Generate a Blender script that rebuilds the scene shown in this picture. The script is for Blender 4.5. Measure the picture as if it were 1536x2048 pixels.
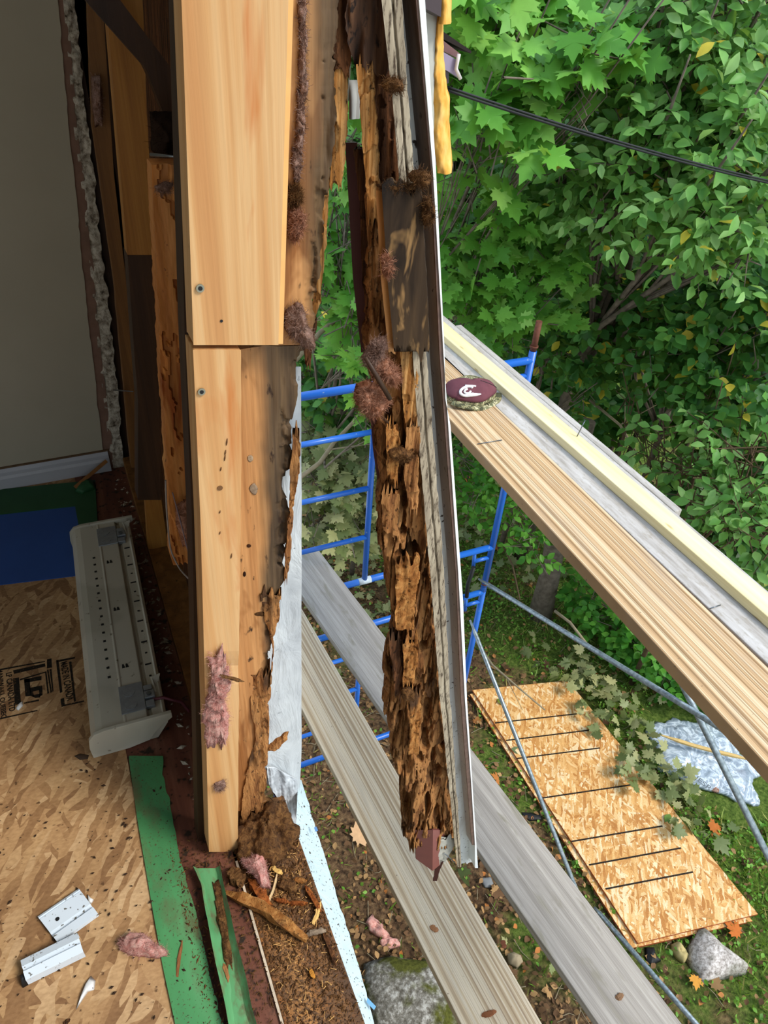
import bpy, math, random
import numpy as np
from mathutils import Vector, Matrix

# ------------------------------------------------------------------ camera
for o in list(bpy.data.objects):
    bpy.data.objects.remove(o)
SC = bpy.context.scene
COL = SC.collection
FPX = 1420.0
CX, CY = 768.0, 1024.0
CAM = np.array([0.0, 0.0, 1.6])

def _rot():
    d = lambda p: np.array([p[0]-CX, p[1]-CY, FPX])/np.linalg.norm([p[0]-CX, p[1]-CY, FPX])
    Yv = d((-60, -165)); Q = d((940, -85))
    n = np.cross(Yv, Q); n /= np.linalg.norm(n)
    if n[1] < 0: n = -n
    Zv = -n
    return np.array([np.cross(Yv, Zv), Yv, Zv])
ROT = _rot()
cam = bpy.data.cameras.new('camera'); cam_o = bpy.data.objects.new('camera', cam); COL.objects.link(cam_o)
cam.sensor_fit = 'VERTICAL'; cam.sensor_height = 24.0; cam.lens = 24.0*FPX/2048.0
cam.clip_start = 0.02; cam.clip_end = 300
m = Matrix.Identity(4)
for i in range(3):
    m[i][0] = ROT[i, 0]; m[i][1] = -ROT[i, 1]; m[i][2] = -ROT[i, 2]; m[i][3] = CAM[i]
cam_o.matrix_world = m
SC.camera = cam_o

# ------------------------------------------------------------------ light
SC.view_settings.view_transform = 'Standard'; SC.view_settings.look = 'None'
SC.view_settings.gamma = 1.0; SC.view_settings.use_curve_mapping = False
SC.view_settings.exposure = 0.30
W = bpy.data.worlds.new('World'); SC.world = W; W.use_nodes = True
wn = W.node_tree; wn.nodes.clear()
_out = wn.nodes.new('ShaderNodeOutputWorld'); _bg = wn.nodes.new('ShaderNodeBackground')
_tc = wn.nodes.new('ShaderNodeTexCoord'); _sep = wn.nodes.new('ShaderNodeSeparateXYZ'); _rp = wn.nodes.new('ShaderNodeValToRGB')
_rp.color_ramp.elements[0].position = 0.0; _rp.color_ramp.elements[0].color = (0.75, 0.82, 0.85, 1)
_rp.color_ramp.elements[1].position = 0.6; _rp.color_ramp.elements[1].color = (0.62, 0.78, 1.0, 1)
wn.links.new(_tc.outputs['Generated'], _sep.inputs[0]); wn.links.new(_sep.outputs['Z'], _rp.inputs[0])
wn.links.new(_rp.outputs[0], _bg.inputs['Color']); wn.links.new(_bg.outputs[0], _out.inputs['Surface'])
_bg.inputs['Strength'].default_value = 1.55
sun = bpy.data.lights.new('sun', 'SUN'); sun_o = bpy.data.objects.new('sun', sun); COL.objects.link(sun_o)
sun.energy = 3.0; sun.angle = math.radians(18); sun.color = (1.0, 0.94, 0.84)
_sd = Vector((-0.50, 0.52, -0.78))           # direction the sunlight travels
sun_o.rotation_euler = _sd.to_track_quat('-Z', 'Y').to_euler(); sun_o.location = (6, -6, 10)
try:
    SC.cycles.use_denoising = True
    SC.cycles.max_bounces = 8; SC.cycles.diffuse_bounces = 4; SC.cycles.transparent_max_bounces = 12
except Exception:
    pass

# ------------------------------------------------------------------ pixel rays to points in the place
def ray(x, y): return ROT @ np.array([x-CX, y-CY, FPX])/FPX
def onz(x, y, z):
    r = ray(x, y); return CAM + r*((z-CAM[2])/r[2])
def onx(x, y, X):
    r = ray(x, y); return CAM + r*(X/r[0])
def ony(x, y, Y):
    r = ray(x, y); return CAM + r*(Y/r[1])
def ond(x, y, d):
    r = ray(x, y); return CAM + r*(d/np.linalg.norm(r))
GZ = -3.7                                     # the lawn, one storey and a half below

# ------------------------------------------------------------------ noise
def _hash(i, j, k, s):
    h = (i*374761393 + j*668265263 + k*2147483647 + s*1274126177) & 0xffffffff
    h = ((h ^ (h >> 13))*1274126177) & 0xffffffff
    h = ((h ^ (h >> 16))*2246822519) & 0xffffffff
    return ((h ^ (h >> 15)) & 0xffff)/65535.0
def vnoise(p, s=0):
    p = np.asarray(p, float); f = np.floor(p).astype(np.int64); t = p-f; t = t*t*(3-2*t)
    r = 0
    for a in (0, 1):
        for b in (0, 1):
            for c in (0, 1):
                w = (t[..., 0] if a else 1-t[..., 0])*(t[..., 1] if b else 1-t[..., 1])*(t[..., 2] if c else 1-t[..., 2])
                r = r + w*_hash(f[..., 0]+a, f[..., 1]+b, f[..., 2]+c, s)
    return r*2-1
def fbm(p, oct=4, s=0):
    p = np.asarray(p, float); a = 1.0; r = 0; n = 0
    for o in range(oct):
        r = r + a*vnoise(p*(2.03**o), s+o*17); n += a; a *= 0.5
    return r/n

# ------------------------------------------------------------------ materials
def hexc(h):
    h = h.lstrip('#'); v = [int(h[i:i+2], 16)/255 for i in (0, 2, 4)]
    return tuple(x/12.92 if x <= .04045 else ((x+.055)/1.055)**2.4 for x in v)+(1,)
class NT:
    def __init__(s, name, rough=.6, spec=.3):
        s.m = bpy.data.materials.new(name); s.m.use_nodes = True; s.t = s.m.node_tree
        s.b = s.t.nodes['Principled BSDF']; s.b.inputs['Roughness'].default_value = rough
        s.b.inputs['Specular IOR Level'].default_value = spec
        s.tc = s.t.nodes.new('ShaderNodeTexCoord')
        s.out = s.t.nodes['Material Output']
    def n(s, t, **k):
        x = s.t.nodes.new(t)
        for a, b in k.items(): setattr(x, a, b)
        return x
    def l(s, a, b): s.t.links.new(a, b)
    def vec(s, scale=(1, 1, 1), rot=(0, 0, 0), loc=(0, 0, 0), src='Object'):
        x = s.n('ShaderNodeMapping'); x.inputs['Scale'].default_value = scale; x.inputs['Rotation'].default_value = rot
        x.inputs['Location'].default_value = loc
        s.l(s.tc.outputs[src], x.inputs['Vector']); return x.outputs[0]
    def noise(s, v, scale=1, detail=4, rough=.55, dist=0):
        x = s.n('ShaderNodeTexNoise'); x.inputs['Scale'].default_value = scale; x.inputs['Detail'].default_value = detail
        x.inputs['Roughness'].default_value = rough; x.inputs['Distortion'].default_value = dist
        s.l(v, x.inputs['Vector']); return x.outputs['Fac']
    def vor(s, v, scale=1, rnd=1, out='Color', feature='F1'):
        x = s.n('ShaderNodeTexVoronoi', feature=feature); x.inputs['Scale'].default_value = scale; x.inputs['Randomness'].default_value = rnd
        s.l(v, x.inputs['Vector']); return x.outputs[out]
    def ramp(s, f, stops, const=False):
        x = s.n('ShaderNodeValToRGB'); r = x.color_ramp
        if const: r.interpolation = 'CONSTANT'
        while len(r.elements) < len(stops): r.elements.new(.5)
        for e, (p, c) in zip(r.elements, stops):
            e.position = p; e.color = hexc(c) if isinstance(c, str) else (c if len(c) == 4 else tuple(c)+(1,))
        s.l(f, x.inputs[0]); return x.outputs[0]
    def mix(s, f, a, b, mode='MIX'):
        x = s.n('ShaderNodeMix', data_type='RGBA', blend_type=mode)
        if isinstance(f, (int, float)): x.inputs[0].default_value = f
        else: s.l(f, x.inputs[0])
        for q, i in ((a, 6), (b, 7)):
            if isinstance(q, str): x.inputs[i].default_value = hexc(q)
            else: s.l(q, x.inputs[i])
        return x.outputs[2]
    def math(s, op, a, b=None):
        x = s.n('ShaderNodeMath', operation=op)
        for q, i in ((a, 0), (b, 1)):
            if q is None: continue
            if isinstance(q, (int, float)): x.inputs[i].default_value = q
            else: s.l(q, x.inputs[i])
        return x.outputs[0]
    def sep(s, v):
        x = s.n('ShaderNodeSeparateXYZ'); s.l(v, x.inputs[0]); return x.outputs
    def color(s, c):
        if isinstance(c, str): s.b.inputs['Base Color'].default_value = hexc(c)
        else: s.l(c, s.b.inputs['Base Color'])
        return s
    def bump(s, h, st=.3, d=.01):
        x = s.n('ShaderNodeBump'); x.inputs['Strength'].default_value = st; x.inputs['Distance'].default_value = d
        s.l(h, x.inputs['Height']); s.l(x.outputs[0], s.b.inputs['Normal']); return s
    def spots(s, base, col, scale=60, lo=.63, hi=.70, detail=2, src='Object'):
        f = s.ramp(s.noise(s.vec(src=src), scale, detail), [(lo, (0, 0, 0)), (hi, (1, 1, 1))])
        return s.mix(f, base, col)
MATS = {}
def plain(name, c, rough=.6, spec=.3, metal=0, var=.0, scale=20, b=0):
    if name in MATS: return MATS[name]
    t = NT(name, rough, spec); t.b.inputs['Metallic'].default_value = metal
    if var:
        f = t.noise(t.vec(), scale, 4)
        k = t.ramp(f, [(.25, (1-var,)*3), (.75, (1+var*.3,)*3)])
        t.color(t.mix(1.0, c, k, 'MULTIPLY'))
    else: t.color(c)
    if b: t.bump(t.noise(t.vec(), scale*2, 4), b, .005)
    MATS[name] = t.m; return t.m
def wood(name, stops, axis=2, cross=28, along=1.1, rough=.55, spec=.3, b=.12, fine=.25, dirt=None, knots=None, stain=None, loc=(0, 0, 0)):
    """long grained timber: noise stretched along the board"""
    t = NT(name, rough, spec)
    sc = [cross]*3; sc[axis] = along
    v = t.vec(sc, loc=loc)
    f = t.noise(v, 1, 3, .5, .6)
    c = t.ramp(f, stops)
    sf = [260]*3; sf[axis] = 5
    g = t.noise(t.vec(sf), 1, 3, .6)
    c = t.mix(fine, c, t.ramp(g, [(.3, (.45, .4, .35)), (.6, (1, 1, 1))]), 'MULTIPLY')
    if stain:
        for (sc2, col, lo, hi, lc) in stain:
            c = t.mix(t.ramp(t.noise(t.vec(sc2, loc=lc), 1, 4, .6, .4), [(lo, (0, 0, 0)), (hi, (1, 1, 1))]), c, col)
    if knots:
        c = t.mix(t.ramp(t.vor(t.vec(knots[1]), knots[0], out='Distance'), [(.0, (1, 1, 1)), (.09, (.6, .6, .6)), (.16, (0, 0, 0))]), c, knots[2])
    if dirt:
        c = t.spots(c, dirt[0], dirt[1], dirt[2], dirt[3])
    t.color(c); t.bump(t.math('ADD', f, t.math('MULTIPLY', g, .6)), b, .004)
    MATS[name] = t.m; return t.m
def osb(name, cols, s=1.0, rough=.62, dark=None):
    """strand board: several layers of long flakes lying at different angles"""
    t = NT(name, rough, .25)
    warp = t.n('ShaderNodeVectorMath', operation='ADD')
    nz = t.n('ShaderNodeTexNoise'); nz.inputs['Scale'].default_value = 14*s; t.l(t.tc.outputs['Object'], nz.inputs['Vector'])
    sc = t.n('ShaderNodeVectorMath', operation='SCALE'); sc.inputs['Scale'].default_value = .03/s; t.l(nz.outputs['Color'], sc.inputs[0])
    t.l(t.tc.outputs['Object'], warp.inputs[0]); t.l(sc.outputs[0], warp.inputs[1])
    layers = []; hs = []
    for k, (ang, a, b) in enumerate([(.35, 8, 46), (-.5, 10, 56), (1.25, 9, 50), (2.2, 12, 64)]):
        mp = t.n('ShaderNodeMapping'); mp.inputs['Rotation'].default_value = (0, 0, ang); mp.inputs['Location'].default_value = (k*3.1, k*1.7, 0)
        mp.inputs['Scale'].default_value = (1, 1, .001)
        t.l(warp.outputs[0], mp.inputs['Vector'])
        mp2 = t.n('ShaderNodeMapping'); mp2.inputs['Scale'].default_value = (a*s, b*s, 1); t.l(mp.outputs[0], mp2.inputs['Vector'])
        x = t.n('ShaderNodeTexVoronoi'); x.inputs['Scale'].default_value = 1; t.l(mp2.outputs[0], x.inputs['Vector'])
        layers.append(t.sep(x.outputs['Color'])); hs.append(x.outputs['Distance'])
    f = layers[0][0]; h = layers[0][1]
    for k in (1, 2, 3):
        pick = t.math('GREATER_THAN', layers[k][1], .56)
        mx = t.n('ShaderNodeMix', data_type='FLOAT'); t.l(pick, mx.inputs[0]); t.l(f, mx.inputs[2]); t.l(layers[k][0], mx.inputs[3]); f = mx.outputs[0]
        mh = t.n('ShaderNodeMix', data_type='FLOAT'); t.l(pick, mh.inputs[0]); t.l(h, mh.inputs[2]); t.l(layers[k][2], mh.inputs[3]); h = mh.outputs[0]
    c = t.ramp(f, cols)
    g = t.noise(t.vec((90*s, 160*s, 5), rot=(0, 0, .4)), 1, 3)
    c = t.mix(.45, c, t.ramp(g, [(.35, (.55, .48, .42)), (.62, (1, 1, 1))]), 'MULTIPLY')
    c = t.mix(.5, c, t.ramp(t.noise(t.vec((5*s, 5*s, 5)), 1, 5, .7), [(.35, (.66, .62, .6)), (.65, (1, 1, 1))]), 'MULTIPLY')
    if dark: c = t.spots(c, dark, 45, .66, .72, 3)
    t.color(c); t.bump(t.math('ADD', h, t.math('MULTIPLY', g, .4)), .25, .003)
    MATS[name] = t.m; return t.m

# ------------------------------------------------------------------ mesh helper
class MB:
    def __init__(s): s.v = []; s.f = []; s.n = 0; s.sm = []
    def add(s, v, f, smooth=False):
        v = np.asarray(v, float).reshape(-1, 3)
        s.v.append(v); s.f += [tuple(int(i)+s.n for i in q) for q in f]; s.sm += [smooth]*len(f); s.n += len(v); return s
    def box(s, lo, hi, M=None):
        lo = np.array(lo, float); hi = np.array(hi, float)
        v = np.array([[(lo, hi)[(i >> k) & 1][k] for k in range(3)] for i in range(8)])
        if M is not None: v = v @ np.array(M[0]).T + np.array(M[1])
        return s.add(v, [(0, 2, 3, 1), (4, 5, 7, 6), (0, 1, 5, 4), (2, 6, 7, 3), (0, 4, 6, 2), (1, 3, 7, 5)])
    def prism(s, poly, vec):
        p = np.asarray(poly, float); n = len(p); v = np.vstack([p, p+np.asarray(vec, float)])
        return s.add(v, [tuple(range(n)), tuple(range(2*n-1, n-1, -1))] + [(i, i+n, (i+1) % n+n, (i+1) % n) for i in range(n)])
    def tube(s, pts, r, n=8, cap=True, smooth=True):
        pts = np.asarray(pts, float); m_ = len(pts); r = np.broadcast_to(np.asarray(r, float), (m_,))
        tan = np.gradient(pts, axis=0); tan /= np.linalg.norm(tan, axis=1)[:, None]+1e-12
        up = np.array([0, 0, 1.0]) if abs(tan[0][2]) < .9 else np.array([1.0, 0, 0])
        rings = []
        a = np.cross(tan[0], up); a /= np.linalg.norm(a)
        for i in range(m_):
            a = a - tan[i]*np.dot(a, tan[i]); a /= np.linalg.norm(a)+1e-12
            b = np.cross(tan[i], a)
            th = np.arange(n)*2*math.pi/n
            rings.append(pts[i] + r[i]*(np.cos(th)[:, None]*a + np.sin(th)[:, None]*b))
        f = [(i*n+j, i*n+(j+1) % n, (i+1)*n+(j+1) % n, (i+1)*n+j) for i in range(m_-1) for j in range(n)]
        s.add(np.vstack(rings), f, smooth)
        if cap:
            k = s.n-m_*n
            s.f += [tuple(k+j for j in range(n-1, -1, -1)), tuple(k+(m_-1)*n+j for j in range(n))]; s.sm += [False, False]
        return s
    def grid(s, P, smooth=True, flip=False):
        P = np.asarray(P, float); a, b = P.shape[:2]
        f = []
        for i in range(a-1):
            for j in range(b-1):
                q = (i*b+j, i*b+j+1, (i+1)*b+j+1, (i+1)*b+j)
                f.append(q[::-1] if flip else q)
        return s.add(P.reshape(-1, 3), f, smooth)
    def disc(s, c, r, nrm, n=16, th=.002):
        nrm = np.asarray(nrm, float); nrm /= np.linalg.norm(nrm)
        a = np.cross(nrm, [0, 0, 1] if abs(nrm[2]) < .9 else [1, 0, 0]); a /= np.linalg.norm(a); b = np.cross(nrm, a)
        t = np.arange(n)*2*math.pi/n
        return s.prism(np.asarray(c)+r*(np.cos(t)[:, None]*a+np.sin(t)[:, None]*b), nrm*th)
    def build(s, name, mat, parent=None, bevel=0, loc=None, mw=None, solid=0):
        v = np.vstack(s.v)
        if mw is None:
            if parent is not None and parent.get('_rot'): mw = None; o0 = np.zeros(3)
            elif loc is not None: o0 = np.asarray(loc, float)
            else: o0 = np.array([(v[:, 0].min()+v[:, 0].max())/2, (v[:, 1].min()+v[:, 1].max())/2, v[:, 2].min()])
        else: o0 = np.zeros(3)
        me = bpy.data.meshes.new(name); me.from_pydata((v-o0).tolist(), [], s.f)
        me.polygons.foreach_set('use_smooth', s.sm); me.update()
        o = bpy.data.objects.new(name, me); COL.objects.link(o)
        if mat is not None: me.materials.append(mat)
        if parent is not None:
            o.parent = parent; o.location = Vector(o0) - (Vector(parent['_abs']) if '_abs' in parent else Vector((0, 0, 0)))
            if parent.get('_rot'): o.location = (0, 0, 0)
        else: o.location = o0
        o['_abs'] = [float(x) for x in o0]
        if mw is not None: o.matrix_world = mw; o['_rot'] = 1
        if bevel:
            b = o.modifiers.new('bevel', 'BEVEL'); b.width = bevel; b.segments = 2; b.limit_method = 'ANGLE'; b.angle_limit = math.radians(40)
        if solid:
            b = o.modifiers.new('solid', 'SOLIDIFY'); b.thickness = solid; b.offset = 0
        return o
def tag(o, label, cat, group=None, kind=None):
    o['label'] = label; o['category'] = cat
    if group: o['group'] = group
    if kind: o['kind'] = kind
    return o
def struct(o): o['kind'] = 'structure'; return o
def thing(name, label, cat, loc, group=None, kind=None):
    o = bpy.data.objects.new(name, None); COL.objects.link(o); o.location = Vector(loc); o['_abs'] = [float(x) for x in loc]
    o.empty_display_size = .05
    return tag(o, label, cat, group, kind)
def interp(poly, y):
    a = np.array(sorted(poly, key=lambda q: q[1]), float); return np.interp(y, a[:, 1], a[:, 0])
def strip(Lp, Rp, y0, y1, plane, depth, nr=40, nc=4, disp=None, jl=0, jr=0, seed=0, dvec=(0, 1, 0), jf=.035, smooth=True, mb=None, jt=0):
    """a board between two outlines, standing in one plane, with its own thickness behind"""
    ys = np.linspace(y0, y1, nr+1); u = np.linspace(0, 1, nc+1)
    xl = interp(Lp, ys); xr = interp(Rp, ys)
    q = np.stack([ys*jf, ys*0+seed*3.3, ys*0+.5], -1)
    if jl: xl = xl + jl*(fbm(q, 4, seed)+.5*np.round(vnoise(q*1.7, seed+5)*2)/2)
    if jr: xr = xr + jr*(fbm(q, 4, seed+9)+.5*np.round(vnoise(q*1.7, seed+6)*2)/2)
    P = np.zeros((nr+1, nc+1, 3))
    uj = vnoise(np.stack([u*9, u*0, u*0+seed], -1), seed+3)*jt
    for i in range(nr+1):
        yl = ys[i] + (uj if i in (0, nr) else uj*0)
        A = [plane(xl[i]+(xr[i]-xl[i])*u[j], yl[j]) for j in range(nc+1)]
        P[i] = A
    d = np.asarray(depth, float)*np.asarray(dvec, float)
    dn = d/np.linalg.norm(d)
    B = P + d
    if disp is not None:
        U, V = np.meshgrid(u, np.linspace(0, 1, nr+1))
        P = P - dn*disp(U, V, P)[..., None]
    mb = mb or MB()
    mb.grid(P, smooth)
    edge = np.vstack([P[0], P[1:, -1], P[-1, ::-1][1:], P[::-1, 0][1:-1]])
    back = np.vstack([B[0], B[1:, -1], B[-1, ::-1][1:], B[::-1, 0][1:-1]])
    n = len(edge)
    mb.add(np.vstack([edge, back]), [(i, (i+1) % n, (i+1) % n+n, i+n) for i in range(n)], False)
    mb.grid(np.stack([B[:, 0], B[:, -1]], 1), False, True)
    return mb
def blob(mb, pts, h, nrm=(0, 0, 1), rings=8, rough=.25, seed=0, freq=30, base=0, sub=5, lobes=1.0):
    """a lump with a given plan outline (star shaped about its middle)"""
    p = np.asarray(pts, float); c = p.mean(0); nrm = np.asarray(nrm, float); nrm /= np.linalg.norm(nrm)
    p = np.vstack([p[i]+(p[(i+1) % len(p)]-p[i])*t for i in range(len(p)) for t in np.arange(sub)[:, None]/sub])
    n = len(p); V = []; 
    for k in range(rings):
        s_ = math.sin((k)/(rings)*math.pi/2)
        s_ = 1-k/rings
        z = h*(1-s_**2.4)**.6*lobes
        q = c+(p-c)*s_ + nrm*(z+base)
        if rough:
            nz = fbm(q*freq, 4, seed)[:, None]
            q = q + nrm*(nz*h*rough*(0.25+1-s_)) + (p-c)*nz*rough*.35*s_
        V.append(q)
    top = c+nrm*(h+base)
    v = np.vstack(V+[top[None]])
    f = [(k*n+i, k*n+(i+1) % n, (k+1)*n+(i+1) % n, (k+1)*n+i) for k in range(rings-1) for i in range(n)]
    f += [((rings-1)*n+i, (rings-1)*n+(i+1) % n, rings*n) for i in range(n)]
    f += [tuple(range(n-1, -1, -1))]
    a, b = p[1]-p[0], None
    area = sum(np.dot(np.cross(p[i]-c, p[(i+1) % n]-c), nrm) for i in range(n))
    if area < 0: f = [q[::-1] for q in f]
    mb.add(v, f, True); return mb
def fuzz(mb, pts, h, nrm, count, ln, w, seed):
    """loose fibres standing out of a tuft"""
    r = np.random.RandomState(seed); p = np.asarray(pts, float); c = p.mean(0); nrm = np.asarray(nrm, float); n = len(p)
    k = r.randint(n, size=count); t = r.rand(count, 1); e = p[k]+(p[(k+1) % n]-p[k])*t
    s_ = r.rand(count, 1)**.5*1.02; a = c+(e-c)*s_+nrm*h*np.sqrt(np.clip(1-s_**2, 0, 1))*.95
    U = lambda q: q/(np.linalg.norm(q, axis=1, keepdims=True)+1e-9)
    d = U(U(e-c)*r.rand(count, 1)+nrm*r.rand(count, 1)*.6+r.randn(count, 3)*.55)
    sd = U(np.cross(d, r.randn(count, 3))); L_ = ln*(.3+r.rand(count, 1))
    d2 = U(d+r.randn(count, 3)*.7); d3 = U(d2+r.randn(count, 3)*.7)
    b = a+d*L_*.4; b2 = b+d2*L_*.35; e2 = b2+d3*L_*.35
    V = np.stack([a-sd*w, a+sd*w, b+sd*w, b-sd*w, b2+sd*w*.7, b2-sd*w*.7, e2], 1).reshape(-1, 3)
    F = []
    for i in range(count):
        q = i*7; F += [(q, q+1, q+2, q+3), (q+3, q+2, q+4, q+5), (q+5, q+4, q+6)]
    mb.add(V, F, True); return mb
def frame_on(d, up=(0, 0, 1)):
    d = np.asarray(d, float); d /= np.linalg.norm(d); x = np.cross(d, up); x /= np.linalg.norm(x); z = np.cross(x, d)
    return np.stack([x, d, z], 1)
def chunk(mb, c, d, L, w, t, seed, up=(0, 0, 1), n=14, rough=.35):
    """a torn sliver of wood: long box with ragged ends and fibres"""
    Mx = frame_on(d, up); r = np.random.RandomState(seed)
    prof = [(-.5, 0), (-.5, .7), (-.2, 1), (.2, .9), (.5, 1), (.5, 0)]
    k = len(prof); V = []
    ph = r.rand(k)*.12
    for i in range(n+1):
        s_ = i/n; tap = min(1, .35+s_*5, .35+(1-s_)*4)
        bend = .12*L*math.sin(s_*3+seed)
        for j, (a, b) in enumerate(prof):
            q = np.array([a*w*tap, 0, b*t*tap]); y = (s_-.5)*L + (ph[j]*L*(-1 if i == 0 else 1 if i == n else 0))
            nz = fbm(np.array([[j*1.7, s_*5, seed*1.3]]), 3, seed)[0]
            q[0] += bend*.3+nz*w*rough; q[2] += abs(nz)*t*rough; q[1] = y
            V.append(Mx @ q + np.asarray(c))
    f = [(i*k+j, i*k+(j+1) % k, (i+1)*k+(j+1) % k, (i+1)*k+j) for i in range(n) for j in range(k)]
    f += [tuple(range(k-1, -1, -1)), tuple(n*k+j for j in range(k))]
    mb.add(V, f, False); return mb

# ------------------------------------------------------------------ shared materials
pine_bright = wood('bare_pine', [(.25, '#b57e4b'), (.45, '#c4945f'), (.6, '#cda472'), (.8, '#bb8850')], cross=40, fine=.18,
    stain=[((16, 16, 3), '#b5692c', .62, .78, (3, 1, 0)), ((60, 60, 18), '#6e3f1e', .72, .78, (1, 7, 2))])
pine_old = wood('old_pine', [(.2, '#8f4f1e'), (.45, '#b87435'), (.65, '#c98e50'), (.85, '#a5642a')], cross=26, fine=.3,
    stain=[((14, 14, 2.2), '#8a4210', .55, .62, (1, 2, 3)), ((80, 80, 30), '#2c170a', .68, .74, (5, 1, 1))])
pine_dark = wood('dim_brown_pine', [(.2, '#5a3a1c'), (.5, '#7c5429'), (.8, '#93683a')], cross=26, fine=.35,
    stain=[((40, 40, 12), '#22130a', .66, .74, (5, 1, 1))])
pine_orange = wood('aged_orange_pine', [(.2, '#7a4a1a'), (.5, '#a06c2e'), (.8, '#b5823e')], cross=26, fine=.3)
stud_dark = wood('stained_timber_and_shade', [(.2, '#22150c'), (.5, '#3a2515'), (.8, '#4e341e')], cross=30, fine=.4)
def make_king():
    t = NT('weather_stained_stud', .65, .25)
    s = t.sep(t.vec())
    f = t.noise(t.vec((36, 36, 1.3)), 1, 3, .5, .5)
    c = t.ramp(f, [(.25, '#a06a3a'), (.5, '#b98754'), (.75, '#a87444')])
    w = t.noise(t.vec((5, 5, 2.6), loc=(2, 0, 5)), 1, 4, .6)
    c = t.mix(t.ramp(t.noise(t.vec((13, 13, 3.0), loc=(4, 4, 1)), 1, 4, .6, .5), [(.52, (0, 0, 0)), (.58, (1, 1, 1))]), c, '#8c5a2e')
    # black mould that soaked in from the outer edge
    e = t.math('ADD', s[0], t.math('MULTIPLY', t.math('SUBTRACT', w, .5), .10))
    k = t.n('ShaderNodeMapRange'); k.inputs[1].default_value = -.002; k.inputs[2].default_value = .022; t.l(e, k.inputs[0])
    mould = t.ramp(t.noise(t.vec((70, 70, 3)), 1, 4), [(.3, '#3a2b1c'), (.55, '#5a4630'), (.8, '#735a3c')])
    c = t.mix(k.outputs[0], c, mould)
    c = t.mix(t.ramp(t.noise(t.vec((55, 55, 22)), 1, 4), [(.64, (0, 0, 0)), (.71, (1, 1, 1))]), c, '#2a180c')
    g = t.noise(t.vec((240, 240, 5)), 1, 3)
    c = t.mix(.35, c, t.ramp(g, [(.3, (.4, .36, .32)), (.6, (1, 1, 1))]), 'MULTIPLY')
    t.color(c); t.bump(t.math('ADD', f, g), .2, .004); MATS['king'] = t.m; return t.m
king_mat = make_king()
def make_rot(name, stops, sc=(60, 60, 9), dark='#1c0f07', st=.75):
    t = NT(name, .85, .15)
    f = t.noise(t.vec(sc), 1, 6, .65, .7)
    c = t.ramp(f, stops)
    c = t.mix(t.ramp(t.noise(t.vec((150, 150, 60)), 1, 5, .7), [(.56, (0, 0, 0)), (.68, (1, 1, 1))]), c, dark)
    c = t.mix(t.ramp(t.noise(t.vec((26, 26, 5), loc=(3, 1, 7)), 1, 4, .6), [(.55, (0, 0, 0)), (.68, (1, 1, 1))]), c, '#4a3220')
    g = t.noise(t.vec((330, 330, 26)), 1, 4, .7)
    t.color(c); t.bump(t.math('ADD', t.math('MULTIPLY', f, 1.4), g), st, .006); MATS[name] = t.m; return t.m
rot = make_rot('rotten_wood', [(.28, '#4a2a16'), (.42, '#84552f'), (.55, '#ad7a48'), (.7, '#97673a'), (.85, '#caa06a')])
rot_dark = make_rot('damp_rotten_wood', [(.28, '#26160d'), (.45, '#4c2f1b'), (.6, '#74492a'), (.8, '#9b7046')], (70, 70, 5))
rot_fibre = make_rot('split_wood_fibres', [(.25, '#5e371a'), (.45, '#9a6631'), (.6, '#c4935a'), (.8, '#8a5a2c')], (120, 120, 3), '#2a160a', .6)
frass = make_rot('ant_frass', [(.25, '#332010'), (.45, '#5c3d22'), (.6, '#7a5530'), (.8, '#96703f')], (90, 90, 90), '#20130a', .8)
def wool(name, stops):
    t = NT(name, .95, .05); f = t.noise(t.vec(), 75, 6, .7, .8); g = t.noise(t.vec(), 420, 4, .7, 1.5)
    t.color(t.mix(.5, t.ramp(f, stops), t.ramp(g, [(.35, (.65, .6, .58)), (.6, (1, 1, 1))]), 'MULTIPLY')); t.bump(t.math('ADD', f, t.math('MULTIPLY', g, .7)), 1.0, .006); return t.m
pink = wool('pink_glass_wool', [(.3, '#d98478'), (.45, '#f2aca0'), (.6, '#f8c8ba'), (.75, '#f2e0c4')])
pink_dirty = wool('rusty_glass_wool', [(.3, '#70452f'), (.45, '#b5785a'), (.6, '#dca488'), (.75, '#c8a482')])
pink_brown = wool('dirty_glass_wool', [(.3, '#5e4538'), (.45, '#9f7a68'), (.6, '#c4a294'), (.75, '#b59e82')])
vinyl = NT('dirty_white_vinyl', .4, .4)
_c = vinyl.spots('#cfd3d2', '#2b2118', 90, .62, .66, 4)
vinyl.color(vinyl.mix(vinyl.ramp(vinyl.noise(vinyl.vec((30, 30, 4)), 1, 4), [(.5, (0, 0, 0)), (.75, (1, 1, 1))]), _c, '#a19c92')); vinyl = vinyl.m
vinyl_white = plain('white_vinyl_edge', '#eef3f4', .35, .4, var=.06, scale=60)
vinyl_brown = plain('mud_stained_vinyl', '#6a5348', .6, .3, var=.5, scale=50)
wrap = NT('white_house_wrap', .5, .3)
_c = wrap.spots('#c3c8ca', '#7b8083', 70, .7, .73, 2)
wrap.color(wrap.mix(wrap.ramp(wrap.noise(wrap.vec(), 9, 5), [(.35, (1, 1, 1)), (.6, (0, 0, 0))]), _c, '#aeb3b7')); wrap.bump(wrap.noise(wrap.vec((18, 18, 6)), 1, 5, .6, 1.2), .5, .012); wrap = wrap.m
wrap_spotted = NT('speckled_house_wrap', .5, .3)
wrap_spotted.color(wrap_spotted.spots('#b4c6cb', '#4a4038', 150, .62, .66, 3)); wrap_spotted.bump(wrap_spotted.noise(wrap_spotted.vec((14, 14, 14)), 1, 5, .6, 1), .5, .01); wrap_spotted = wrap_spotted.m
brown_metal = plain('brown_painted_metal', '#6a4643', .38, .5, var=.2, scale=12)
dark_metal = plain('dark_brown_metal', '#3a2a2c', .4, .5, var=.2, scale=12)
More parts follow.
